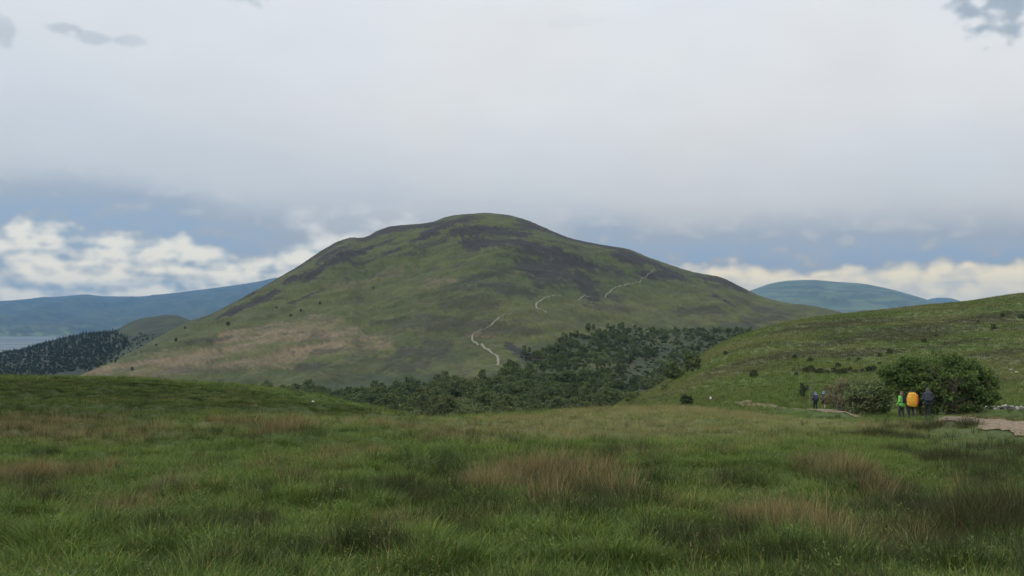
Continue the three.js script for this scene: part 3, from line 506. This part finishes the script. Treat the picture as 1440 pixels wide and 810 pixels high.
// ---------------------------------------------------------------- big bush and willow scrub by the path
const groundAt = (X, D) => { const x = (X - 720) / F * D, z = -D; return { x, z, y: landH(x, z) }; };
{
  const c = groundAt(1318, 76.5), k = 76.5 / F;
  const lobes = [[-2.5, 2.75, -.2, 1.35, 1.05], [-1.2, 3.15, .3, 1.4, 1.0], [.2, 3.2, -.3, 1.5, 1.05], [1.4, 2.8, .2, 1.45, 1.1], [2.5, 2.3, -.1, 1.4, 1.2], [2.9, 1.5, .4, 1.0, .9], [-1.6, 2.1, .9, 1.2, .9], [.4, 1.8, 1.0, 1.5, 1.25], [1.7, 1.3, .9, 1.3, 1.1], [.2, .9, .5, 1.4, .8], [-2.9, 2.3, .3, .9, .8], [2.2, .8, .2, 1.0, .7], [-.8, 1.6, -.6, 1.3, 1.2], [-.9, 2.2, 1.1, 1.2, .9], [.6, 2.6, 1.0, 1.3, .9], [-1.9, 1.2, .4, 1.0, .8], [-3.3, 2.9, .1, .55, .45], [-2.2, 3.5, .2, .55, .4], [.9, 3.75, .1, .6, .4], [3.5, 2.4, .2, .6, .55], [2.2, 3.2, .2, .6, .5], [3.7, 1.5, .2, .5, .5]];
  const w = woody({ h: 4.0, rx: 3.9, clumps: 560, per: 40, leaf: .13, el: .8, clump: .44, stems: 9, spread: .42, trunkR: .075, lobes });
  const g = add(new THREE.Group(), 'large_bush'); g.position.set(c.x, c.y, c.z); part(g, 'trunk', w.trunk, bark); part(g, 'crown', w.crown, leafy(.120, .182, .042, .5));
  tag(g, 'large spreading dark green bush beside the path behind the hikers', 'bush');
  for (const [X, D, spec, lm, label] of [[1222, 84, { h: 2.7, rx: 1.7, low: .02, clumps: 150, per: 30, leaf: .12, el: 1.2, clump: .4, stems: 8, spread: .5, trunkR: .035 }, leafy(.150, .190, .075, .4), 'grey green willow scrub left of the large dark bush'], [1187, 86, { h: 2.4, rx: 1.5, low: .02, clumps: 90, per: 26, leaf: .09, el: 1.3, clump: .42, stems: 14, spread: .6, trunkR: .03 }, leafy(.185, .170, .090, .35), 'brownish twiggy scrub between the walkers and the green willow']]) {
    const p = groundAt(X, D), b = plant('willow_scrub', spec, lm, greyBark); add(b, 'willow_scrub'); b.position.set(p.x, p.y, p.z); tag(b, label, 'bush');
  }
  // bare pale sapling
  const p = groundAt(1136.5, 112), wood = [limb([[0, -.1, 0], [.05, 1.2, 0], [.22, 2.4, .05], [.36, 3.6, .05]], [.036, .03, .02, .006], 7)];
  const t = add(new THREE.Group(), 'bare_sapling'); t.position.set(p.x, p.y, p.z); part(t, 'trunk', wood[0], paleBark);
  const tw = []; for (let i = 0; i < 26; i++) { const y = rr(.5, 3.4), a = rnd() * 6.28, l = rr(.3, .75) * (1.1 - y / 5), x0 = .05 + .09 * y; tw.push(limb([[x0, y, 0], [x0 + Math.cos(a) * l * .5, y + l * .45, Math.sin(a) * l * .5], [x0 + Math.cos(a) * l * .8, y + l, Math.sin(a) * l * .8]], [.016, .011, .004], 4)); }
  part(t, 'twigs', mergeGeometries(tw), paleBark); tag(t, 'thin pale bare sapling standing beside the two far walkers', 'tree');
}
// ---------------------------------------------------------------- dry stone wall and pale stones
function stone(s, q = 1) { const g = new THREE.IcosahedronGeometry(1, 1), p = g.attributes.position, o = rr(0, 99); for (let i = 0; i < p.count; i++) { const x = p.getX(i), y = p.getY(i), z = p.getZ(i), m = 1 + .28 * n3(x * 1.3 + o, y * 1.3, z * 1.3); p.setXYZ(i, x * m, y * m * .7 * q, z * m * .85); } g.scale(s, s, s); g.computeVertexNormals(); return g; }
{
  const shapes = Array.from({ length: 7 }, () => stone(.125)), tones = [matte(.22, .21, .195), matte(.15, .142, .13), matte(.36, .35, .33), matte(.10, .096, .085)];
  const wall = add(new THREE.Group(), 'stone_wall'); const o = groundAt(1366, 90); wall.position.set(o.x, o.y, o.z); tag(wall, 'low tumbled dry stone wall running out from behind the large bush', 'wall');
  for (let X = 1352; X < 1520; X += 2.3) for (let row = 0; row < 3; row++) {
    if (row === 2 && rnd() < .45) continue;
    const D = 89 - (X - 1366) * .03 + rr(-.12, .12), q = groundAt(X + rr(-1, 1), D), m = part(wall, 'stone', shapes[Math.floor(rnd() * 7)], tones[row === 2 && rnd() < .6 ? 2 : Math.floor(rnd() * 4)]);
    m.position.set(q.x - o.x, q.y - o.y + .04 + row * .14, q.z - o.z); m.rotation.set(rr(-.3, .3), rnd() * 6.28, rr(-.3, .3)); m.scale.setScalar(rr(.8, 1.25));
  }
  const white = matte(.62, .60, .57);
  for (const [X, Y, s, label] of [[1421, 521, .28, 'pale boulder lying on the upper grass slope, wider of a pair'], [1429.5, 524, .22, 'pale boulder lying on the upper grass slope, smaller of a pair'], [999.5, 562, .2, 'small white stone standing in the dip beyond the meadow']]) { const p = onSpur(X, Y); const b = add(new THREE.Mesh(stone(s * (X < 1100 ? 1 : 1.1), X < 1100 ? 2 : .8), white), 'boulder'); b.position.set(p.x, p.y + s * .3, p.z); tag(b, label, 'boulder'); }
  const tuftStone = onMeadow(440, 578); if (tuftStone) { const b = add(new THREE.Mesh(stone(.07), white), 'boulder'); b.position.set(tuftStone.x, meadowH(tuftStone.x, tuftStone.z) + .08, tuftStone.z); tag(b, 'small white stone lying on the grassy mound', 'boulder'); }
}
console.log('plants built');

// ---------------------------------------------------------------- people
function nets(lo, hi, cell, f) {                                           // surface nets over a distance field
  const n = [0, 1, 2].map(i => Math.ceil((hi[i] - lo[i]) / cell) + 1), v = new Float32Array(n[0] * n[1] * n[2]), id = new Int32Array(v.length).fill(-1), P = [], I = [];
  const at = (i, j, k) => (k * n[1] + j) * n[0] + i;
  for (let k = 0; k < n[2]; k++) for (let j = 0; j < n[1]; j++) for (let i = 0; i < n[0]; i++) v[at(i, j, k)] = f(lo[0] + i * cell, lo[1] + j * cell, lo[2] + k * cell);
  for (let k = 0; k < n[2] - 1; k++) for (let j = 0; j < n[1] - 1; j++) for (let i = 0; i < n[0] - 1; i++) {
    let m = 0, sx = 0, sy = 0, sz = 0; const c = [];
    for (let q = 0; q < 8; q++) c.push(v[at(i + (q & 1), j + (q >> 1 & 1), k + (q >> 2))]);
    for (let a = 0; a < 8; a++) for (const b of [a ^ 1, a ^ 2, a ^ 4]) if (b > a && c[a] < 0 !== c[b] < 0) { const t = c[a] / (c[a] - c[b]); sx += (a & 1) + ((b & 1) - (a & 1)) * t; sy += (a >> 1 & 1) + ((b >> 1 & 1) - (a >> 1 & 1)) * t; sz += (a >> 2) + ((b >> 2) - (a >> 2)) * t; m++; }
    if (m) { id[at(i, j, k)] = P.length / 3; P.push(lo[0] + (i + sx / m) * cell, lo[1] + (j + sy / m) * cell, lo[2] + (k + sz / m) * cell); }
  }
  const face = (a, b, c, d, flip) => { if (a < 0 || b < 0 || c < 0 || d < 0) return; flip ? I.push(a, c, b, a, d, c) : I.push(a, b, c, a, c, d); };
  for (let k = 1; k < n[2] - 1; k++) for (let j = 1; j < n[1] - 1; j++) for (let i = 1; i < n[0] - 1; i++) {
    const s = v[at(i, j, k)] < 0;
    if (s !== v[at(i + 1, j, k)] < 0) face(id[at(i, j - 1, k - 1)], id[at(i, j, k - 1)], id[at(i, j, k)], id[at(i, j - 1, k)], !s);
    if (s !== v[at(i, j + 1, k)] < 0) face(id[at(i - 1, j, k - 1)], id[at(i - 1, j, k)], id[at(i, j, k)], id[at(i, j, k - 1)], !s);
    if (s !== v[at(i, j, k + 1)] < 0) face(id[at(i - 1, j - 1, k)], id[at(i, j - 1, k)], id[at(i, j, k)], id[at(i - 1, j, k)], !s);
  }
  const g = new THREE.BufferGeometry(); g.setAttribute('position', new THREE.Float32BufferAttribute(P, 3)); g.setIndex(I); g.computeVertexNormals(); return g;
}
const cap = (px, py, pz, [a, b, ra, rb]) => { const dx = b[0] - a[0], dy = b[1] - a[1], dz = b[2] - a[2], l = dx * dx + dy * dy + dz * dz || 1e-6, t = clamp(((px - a[0]) * dx + (py - a[1]) * dy + (pz - a[2]) * dz) / l); return Math.hypot(px - a[0] - t * dx, py - a[1] - t * dy, pz - a[2] - t * dz) - (ra + (rb - ra) * t); };
function flesh(prims, cell, k = .03, grow = 0) {
  const lo = [1e9, 1e9, 1e9], hi = [-1e9, -1e9, -1e9];
  for (const [a, b, ra, rb] of prims) for (let i = 0; i < 3; i++) { const r = Math.max(ra, rb) + grow + cell * 2; lo[i] = Math.min(lo[i], a[i] - r, b[i] - r); hi[i] = Math.max(hi[i], a[i] + r, b[i] + r); }
  return nets(lo, hi, cell, (x, y, z) => { let d = 1e9; for (const p of prims) { const e = cap(x, y, z, p), h = clamp(.5 + .5 * (e - d) / k); d = e + (d - e) * h - k * h * (1 - h); } return d - grow; });
}
const skin = matte(.42, .27, .20, { roughness: .6 });
function person({ X, D, turn = 0, size = 1, stride = .2, jacket, trousers, hair, boots = matte(.05, .045, .04), bareLegs = false, label, hem }) {
  const g = add(new THREE.Group(), 'person'), q = groundAt(X, D); g.position.set(q.x, q.y, q.z); g.rotation.y = turn; g.scale.setScalar(size); tag(g, label, 'person', null);
  // the figure walks towards -z; joints in metres for a height of 1.75
  const legs = [-1, 1].map(s => { const f = -s * stride, lift = f > 0 ? .05 : 0; return { hip: [s * .095, .92, 0], knee: [s * .1, .50, -.05 - f * .45 - .02], ankle: [s * .1, .09 + lift, -f], toe: [s * .115, .035 + lift * .3, -f - .15], heel: [s * .1, .05 + lift, -f + .05] }; });
  const arms = [-1, 1].map(s => ({ sh: [s * .185, 1.42, .0], el: [s * .25, 1.15, .05 + s * stride * .2], wr: [s * .24, .95, -.10 + s * stride * .5] }));
  const torso = [[[0, .97, 0], [0, 1.12, -.01], .135, .13], [[0, 1.12, -.01], [0, 1.34, 0], .13, .145], [[-.08, .95, .01], [.08, .95, .01], .12, .12], [[-.13, 1.38, 0], [.13, 1.38, 0], .10, .10]];
  const legP = l => [[l.hip, l.knee, .092, .062], [l.knee, l.ankle, .06, .042]], armP = a => [[a.sh, a.el, .062, .046], [a.el, a.wr, .045, .031]];
  const head = [[[0, 1.45, .0], [0, 1.55, -.01], .055, .055], [[0, 1.66, .01], [0, 1.63, -.02], .098, .088], [[0, 1.60, -.05], [0, 1.575, -.07], .055, .042], [[0, 1.64, -.105], [0, 1.615, -.125], .010, .017], [[-.088, 1.635, .0], [-.093, 1.615, .005], .018, .014], [[.088, 1.635, .0], [.093, 1.615, .005], .018, .014], [[-.035, 1.66, -.095], [.035, 1.66, -.095], .014, .014], [[-.02, 1.578, -.112], [.02, 1.578, -.112], .009, .009]];
  const feet = legs.flatMap(l => [[l.heel, l.toe, .048, .042], [l.ankle, l.heel, .048, .05]]);
  const hands = arms.map((a, i) => { const s = i ? 1 : -1, w = a.wr, pr = [[w, [w[0], w[1] - .075, w[2] - .015], .026, .034]]; for (let f = 0; f < 4; f++) { const o = (f - 1.5) * .019, n = [w[0] - s * .004, w[1] - .09, w[2] - .015 + o], m = [n[0] - s * .012, n[1] - .035 - (f === 1 ? .008 : 0), n[2]], e = [m[0] - s * .022, m[1] - .026 + (f === 3 ? .008 : 0), m[2]]; pr.push([n, m, .0095, .009], [m, e, .009, .0075]); } const tb = [w[0] - s * .012, w[1] - .035, w[2] - .042], tm = [tb[0] - s * .012, tb[1] - .03, tb[2] - .018]; pr.push([tb, tm, .012, .0105], [tm, [tm[0] - s * .012, tm[1] - .025, tm[2] + .004], .0105, .008]); return flesh(pr, .005, .008); });
  part(g, 'body', mergeGeometries([flesh([...torso, ...legs.flatMap(legP), ...arms.flatMap(armP), ...head, ...feet], .016, .03), ...hands]), skin);
  part(g, 'jacket', flesh([...torso, [[0, .90, 0], [0, 1.0, 0], .145, .14], ...arms.flatMap(armP)], .02, .045, .03), jacket);
  part(g, 'trousers', flesh(bareLegs ? legs.map(l => [l.hip, l.knee, .095, .085]).concat([[[-.07, .93, 0], [.07, .93, 0], .115, .115]]) : [...legs.flatMap(legP), [[-.07, .93, 0], [.07, .93, 0], .115, .115]], .02, .04, .02), trousers);
  part(g, 'boots', flesh(feet, .016, .02, .014), boots);
  part(g, 'hair', flesh([[[0, 1.69, .02], [0, 1.64, .035], .095, .082], [[-.03, 1.71, -.02], [.03, 1.71, -.02], .075, .075], [[0, 1.58, .05], [0, 1.55, .06], .05, .04]], .014, .03), hair);
  if (hem) part(g, 'hem', flesh([[[-.06, .90, 0], [.06, .90, 0], .165, .165]], .02, .03).scale(1, .42, 1).translate(0, .56, 0), hem);
  return g;
}
function rucksack(owner, { w, h, d, y, cover, side, lidMat, strap = matte(.03, .03, .035), label, bright }) {   // worn on the back, +z side of its wearer
  const g = add(new THREE.Group(), 'rucksack'); g.position.copy(owner.position); g.rotation.copy(owner.rotation); g.scale.copy(owner.scale); tag(g, label, 'rucksack');
  const lump = (geo, a) => { const p = geo.attributes.position; for (let i = 0; i < p.count; i++) { const x = p.getX(i), yy = p.getY(i), z = p.getZ(i), m = 1 + a * n3(x * 5 + w * 9, yy * 5, z * 5); p.setXYZ(i, x * m, yy * (1 + a * .5 * n3(x * 6, yy * 4 + 7, z * 6)), z * m); } geo.computeVertexNormals(); return geo; };
  const shell = (w, h, d, e) => { const b = new THREE.SphereGeometry(1, 30, 22), p = b.attributes.position, f = v => Math.sign(v) * Math.pow(Math.abs(v), e); for (let i = 0; i < p.count; i++) p.setXYZ(i, f(p.getX(i)) * w / 2, f(p.getY(i)) * h / 2, f(p.getZ(i)) * d / 2); return b; };
  const body = lump(side ? shell(w, h, d, .62) : new RoundedBoxGeometry(w, h, d, 8, Math.min(w, d) * .36), side ? .13 : .1); { const p = body.attributes.position; for (let i = 0; i < p.count; i++) p.setX(i, p.getX(i) * (1 - .16 * p.getY(i) / h)); body.computeVertexNormals(); } body.translate(0, y, .145 + d / 2); part(g, 'pack', body, cover);
  if (side) for (const s of [1]) { const b = lump(shell(w * .3, h * .88, d * .94, .7), .08); b.translate(s * w * .42, y - h * .01, .15 + d / 2 - .02); part(g, 'side_panel', b, side); }
  else for (const s of [-1, 1]) { const b = new RoundedBoxGeometry(w * .25, h * .4, d * .6, 4, w * .09); b.translate(s * w * .52, y - h * .2, .145 + d / 2); part(g, 'side_pocket', b, cover); }
  const lid = side ? lump(shell(w * .78, h * .3, d * .9, .75), .1) : lump(new RoundedBoxGeometry(w * .92, h * .22, d * 1.02, 5, h * .09), .08); lid.translate(0, y + h * (side ? .4 : .5), .15 + d / 2); part(g, 'lid', lid, lidMat ?? cover);
  for (const s of [-1, 1]) part(g, 'strap', new THREE.TubeGeometry(new THREE.CatmullRomCurve3([[s * .11, y + .18, .17], [s * .12, 1.52, .06], [s * .13, 1.48, -.08], [s * .15, 1.3, -.17], [s * .17, 1.12, -.08], [s * .15, 1.05, .15]].map(p => new THREE.Vector3(...p))), 24, .024, 6), strap);
  if (bright) { const b = new RoundedBoxGeometry(w * .7, .05, .03, 3, .014); b.translate(0, y + h * .1, .15 + d); part(g, 'band', b, bright); }
  return g;
}
{
  const navy = matte(.03, .036, .055, { roughness: .8 }), black = matte(.018, .018, .02), charcoal = matte(.03, .032, .035), lime = matte(.17, .55, .10, { roughness: .7 }), blue = matte(.16, .24, .40), mauve = matte(.22, .10, .17);
  const brown = matte(.15, .10, .06), darkHair = matte(.05, .04, .035), orange = matte(.75, .37, .035, { roughness: .55 }), red = matte(.60, .10, .02, { roughness: .55 }), whiteM = matte(.6, .6, .58);
  const a = person({ X: 1266.5, D: 72, turn: .5, size: 1.0, stride: .1, jacket: lime, trousers: charcoal, hair: brown, hem: whiteM, label: 'walker in a lime green jacket and dark trousers beside the orange rucksack' });
  rucksack(a, { w: .27, h: .44, d: .18, y: 1.25, cover: black, label: 'small black rucksack on the walker in lime green' });
  const b = person({ X: 1279.5, D: 70.8, turn: -.12, size: 1.0, stride: .16, jacket: charcoal, trousers: charcoal, hair: darkHair, label: 'walker almost hidden behind a big orange covered rucksack' });
  rucksack(b, { w: .64, h: .88, d: .40, y: 1.2, cover: orange, side: red, label: 'big rucksack under a yellow orange rain cover with red side' });
  const c = person({ X: 1303, D: 69.5, turn: -.25, size: 1.06, stride: .12, jacket: navy, trousers: black, hair: matte(.08, .08, .09), label: 'walker in dark navy standing against the large dark bush' });
  rucksack(c, { w: .36, h: .5, d: .2, y: 1.27, cover: matte(.045, .05, .068), lidMat: matte(.075, .08, .10), label: 'dark slate rucksack on the walker against the bush' });
  const d = person({ X: 1145.5, D: 107, turn: .05, size: 1.0, stride: .12, jacket: navy, trousers: black, hair: matte(.16, .2, .3), hem: matte(.22, .42, .06), label: 'far walker in black trousers with a lime green hem beside the sapling' });
  rucksack(d, { w: .38, h: .52, d: .22, y: 1.27, cover: navy, lidMat: blue, bright: mauve, label: 'navy rucksack with blue lid on the walker with lime hem' });
  const e = person({ X: 1157, D: 111, turn: -.2, size: 1.0, stride: .22, jacket: navy, trousers: black, hair: matte(.16, .26, .44), bareLegs: true, label: 'far walker in dark shorts with bare pale legs on the path' });
  rucksack(e, { w: .38, h: .56, d: .24, y: 1.26, cover: matte(.055, .04, .075), lidMat: blue, bright: mauve, label: 'dark purple rucksack with blue lid on the bare-legged walker' });
}
console.log('people built');

// ---------------------------------------------------------------- grass
const tuft = (n, h0, h1, w, spread, lean, curl, vary, mixed) => { const L = new Leaves(); for (let i = 0; i < n; i++) { const a = rnd() * 6.283, r = spread * Math.sqrt(rnd()); L.blade(Math.cos(a) * r, -.04, Math.sin(a) * r, rr(h0, h1), w * rr(.7, 1.3), a + rr(-.9, .9), rr(0, lean), rr(.1, curl), mixed && rnd() < .045 ? [rr(1.6, 2.3), rr(1.15, 1.45), rr(1.5, 2.4)] : tint(vary, .12)); } return L.build(); };
const stemTuft = () => { const L = new Leaves(); for (let i = 0; i < 3; i++) { const x = rr(-.2, .2), z = rr(-.2, .2), h = rr(.26, .5), a = rnd() * 6.283, le = rr(.05, .3), cu = rr(.1, .3), t = tint(.2, .1), o = h * (le + cu); L.blade(x, -.04, z, h, .0042, a, le, cu, t); for (let k = 0; k < 3; k++) { const f = 1 - k * .04; L.leaf(x + Math.cos(a) * o * f, h * f * (1 - .28 * cu) - .01, z + Math.sin(a) * o * f, .009, 1.3, [t[0] * 1.15, t[1], t[2]]); } } return L.build(); };
const herbTuft = () => { const L = new Leaves(); for (let i = 0; i < 26; i++) { const a = rnd() * 6.283, r = .16 * Math.sqrt(rnd()); L.leaf(Math.cos(a) * r, rr(.03, .15), Math.sin(a) * r, rr(.012, .024), 1.2, tint(.3, .1)); } return L.build(); };
const grassMat = leafy(1, 1, 1, .3, { specularIntensity: .25 });
const tufts = { green: [tuft(54, .05, .20, .0064, .25, 1.15, 1.0, .42, true), tuft(46, .07, .27, .0058, .25, 1.0, 1.0, .45, true)], dry: [tuft(30, .26, .56, .005, .22, .4, .5, .25), tuft(28, .22, .5, .005, .22, .5, .6, .28)], rush: [tuft(40, .28, .58, .006, .2, .25, .3, .2)], stem: [stemTuft()], herb: [herbTuft()] };
{
  const lists = { green0: [], green1: [], dry0: [], dry1: [], rush0: [], stem0: [], herb0: [] };
  const put = (kind, x, z, s, sy, c) => { const k = kind + (tufts[kind].length > 1 ? Math.floor(rnd() * 2) : 0); lists[k].push({ x, y: meadowH(x, z), z, s, sy, c, turn: rnd() * 6.283, tiltX: rr(-.12, .12), tiltZ: rr(-.12, .12) }); };
  const N = 125000, a = .7, A0 = Math.pow(5, a), A1 = Math.pow(122, a);
  for (let i = 0; i < N; i++) {
    const X = rr(-160, 1600), D = Math.pow(A0 + (A1 - A0) * rnd(), 1 / a), x = (X - 720) / F * D, z = -D;
    if (D > browD(X) + 9) continue;
    if (inPathBox(x, z)) { const t = toPath(x, z); if (X > 1318 && D < 56 && D > 24 && rnd() < .2) continue; const hid = X > 1203 && X < 1312; if (t < (hid ? .45 : .95) || (!hid && t < 2 && rnd() < .45)) continue; }
    const m = meadowMix(x, z), grow = 1 + .25 * ss(25, 100, D), t = tint(.32, .12), open = X > 1203 && X < 1312 && D > 52 ? .35 : Math.max(ss(1040, 1120, X) * ss(40, 55, D), ss(1260, 1320, X) * ss(22, 34, D)), short = (1 - .3 * m.mound - .25 * m.bright) * (1 - .5 * open) * (X > 1318 && D > 24 ? .6 : 1) * (1 + .5 * fbm2(x * .8 + 7, z * .8, 2));
    const r = rnd();
    if (r < m.dry * .48) { const c = mix3(mix3(TAN, [.19, .134, .060], rnd() * .9), OLIVE, clamp(.15 * rnd() + m.far * rr(.45, .9))); put('dry', x, z, grow * rr(.7, 1.1), rr(.75, 1.1) * (.66 + .4 * m.dry) * (1 - .5 * open), [c[0] * t[0], c[1] * t[1], c[2] * t[2]]); }
    else if (rnd() < Math.max(m.dark, .5 * m.dry * (1 - m.far)) * .45) { const c = mix3(DARK.map(q => q * .8), [.085, .075, .035], rnd() * .7); put('rush', x, z, grow * rr(.6, 1.0), rr(.6, .95), [c[0] * t[0], c[1] * t[1], c[2] * t[2]]); }
    else { let c = mix3(mix3(mix3(GREEN, GREEN2, m.bright * .8), DARK, m.dark * .7), MOUND, m.mound * .95); c = mix3(c, OLIVE, (.75 * m.far * rnd() + .16 * rnd()) * (1 - .8 * m.mound)); put('green', x, z, grow * rr(.7, 1.2), rr(.65, 1.2) * short, [c[0] * t[0], c[1] * t[1], c[2] * t[2]]); if (D < 40 && rnd() < .08) put('herb', x, z, rr(.7, 1.2), rr(.7, 1.3), mix3([.12, .19, .04], [.17, .20, .08], rnd())); if (rnd() < .05) put('stem', x, z, grow * rr(.7, 1), rr(.7, 1.05) * (1 - .5 * open), mix3([.27, .24, .12], [.18, .22, .07], rnd())); }
  }
  // the mound is close-cropped: many small tufts
  for (let i = 0; i < 34000; i++) { const X = rr(-160, 540), D = rr(46, 92), x = (X - 720) / F * D, z = -D, m = meadowMix(x, z); if (m.mound < .3 || D > browD(X) + 8) continue; const t = tint(.4, .12), c = mix3(mix3(MOUND, GREEN, rnd() * .45), OLIVE, rnd() < .1 ? .6 : 0); put('green', x, z, rr(.8, 1.2), rr(.4, .8), [c[0] * t[0], c[1] * t[1], c[2] * t[2]]); }
  const names = { green: ['meadow_grass', 'green grass covering the meadow in the foreground', 'grass'], dry: ['dry_grass', 'tan dry moor grass in patches across the meadow', 'grass'], rush: ['rushes', 'dark green rushes spread among the meadow grass', 'rushes'], herb: ['meadow_herbs', 'small pale leafy herbs low in the meadow grass', 'herbs'], stem: ['grass_stems', 'pale thin seed stems scattered through the meadow grass', 'grass'] };
  for (const [k, l] of Object.entries(lists)) { const kind = k.slice(0, -1), nn = names[kind]; scatter(nn[0], tufts[kind][+k.slice(-1)], grassMat, l, nn[1] + (k.slice(-1) === '1' ? ', broader bladed' : ''), nn[2]); console.log(k, l.length); }
  // rough grass on the near part of the right-hand slope and behind the bush
  const moor = [];
  for (let i = 0; i < 70000; i++) { const X = rr(870, 1560), D = Math.pow(lerp(Math.sqrt(104), Math.sqrt(520), rnd()), 2), x = (X - 720) / F * D, z = -D, y = spurH(x, z); if (y < meadowSmooth(x, z) - .2 || D > spurD(X) * 1.03) continue; const he = spurHeather(x, z), t = tint(.22, .1); let c = mix3([.124, .176, .038], [.205, .194, .080], clamp(spurDry(x, z) * rr(.4, 1.3))); c = mix3(c, [.080, .074, .042], he * .7); c = mix3(c, [.115, .165, .036], .6 * pasture(x, z)); moor.push({ x, y, z, s: rr(.9, 1.8) * (1 + D / 300), sy: rr(.5, .9), c: [c[0] * t[0], c[1] * t[1], c[2] * t[2]] }); }
  scatter('moor_grass', tuft(16, .16, .34, .016, .22, .4, .55, .22), grassMat, moor, 'rough moor grass over the lower right-hand slope', 'grass');
}
// ---------------------------------------------------------------- tussocks that stand out singly
{
  const make = (n, h0, h1, R, col, vary) => { const L = new Leaves(); for (let i = 0; i < n; i++) { const b = i % 4, a = rnd() * 6.283, r = R * .62 * Math.sqrt(rnd()), t = tint(vary, .1), c = col(), ox = R * [.1, .55, -.5, .1][b], oz = R * [.35, -.2, -.1, -.5][b]; L.blade(ox + Math.cos(a) * r, -.06, oz + Math.sin(a) * r, rr(h0, h1) * [1.1, .85, .95, .75][b] * (1.1 - .4 * r / R), .0075 * rr(.7, 1.3), a + rr(-.6, .6), rr(.05, .2) + .35 * r / R, rr(.1, .4), [c[0] * t[0], c[1] * t[1], c[2] * t[2]]); } return new THREE.Mesh(L.build(), grassMat); };
  const rush = make(460, .4, .72, .5, () => mix3([.046, .066, .020], [.11, .085, .04], rnd() < .25 ? 1 : rnd() * .3), .2), tan = make(150, .42, .74, .36, () => mix3([.32, .235, .115], [.085, .125, .035], rnd() < .4 ? 1 : rnd() * .3), .2);
  const pale = make(300, .2, .38, .36, () => mix3([.28, .265, .14], [.13, .17, .05], rnd()), .22);
  for (const [proto, name, label, group, list] of [
    [rush, 'rush_tussock', 'dark green rush tussock standing up from the meadow grass', 'dark rush tussocks in the meadow', [[1395, 742, 1.35], [1424, 735, 1.45], [1368, 752, 1.0], [1438, 752, 1.3], [1408, 728, 1.2], [1240, 792, .7], [700, 742, .6], [985, 790, .6], [1340, 652, 1.1], [1318, 654, .9], [1238, 617, 1.2], [1222, 618, 1.0], [335, 752, .7], [62, 712, .75], [1432, 650, 1], [1295, 607, 1], [1318, 606, 1], [1362, 612, 1]]],
    [tan, 'moor_grass_tussock', 'tan dry moor grass tussock outside the broadest tan patch of the meadow', 'tan tussocks in the meadow', [...Array.from({ length: 26 }, (_, i) => [668 + i * 8.4 + rr(-6, 6), 704 - 12 * Math.sin(i * .13) + rr(-12, 10), rr(.6, 1)]), [1060, 748, .7], [1120, 760, .7], [1140, 742, .6], [1205, 670, .9], [1128, 672, .8], [395, 616, 1.1], [415, 615, 1], [435, 614, 1], [375, 616, 1], [60, 664, .9], [95, 666, .9], [20, 668, .9], [130, 664, .8], [1095, 752, .95], [1072, 756, .8], [1112, 748, .8], [1168, 770, .85], [1196, 678, 1.1], [1180, 680, 1.0], [1152, 676, .9], [772, 718, .85], [756, 712, .8], [690, 704, .8], [830, 690, .9], [1290, 778, .6]]],
    [pale, 'pale_tussock', 'rounded pale grass tussock in the short green turf', 'pale rounded tussocks in the meadow', [[172, 722, 1], [270, 676, 1.1], [246, 694, 1], [428, 688, .9], [375, 672, 1], [570, 616, 1.4], [690, 628, 1.2], [400, 794, .9], [800, 610, 1.3], [120, 722, .8]]],
  ]) list.forEach(([X, Y, s], i) => { const broad = name === 'moor_grass_tussock' && X > 660 && X < 890; const p = onMeadow(X, Y); const o = i ? proto.clone() : proto; add(o, name); o.position.set(p.x, meadowH(p.x, p.z), p.z); o.scale.setScalar(s); o.rotation.y = i * 1.7; tag(o, broad ? 'tan dry moor grass tussock within the broadest tan patch of the meadow' : label, 'tussock', broad ? 'tussocks of the broad tan patch' : group); });
}
scene.traverse(o => { if (o.isMesh) { o.castShadow = true; o.receiveShadow = true; } });
renderer.render(scene, camera);
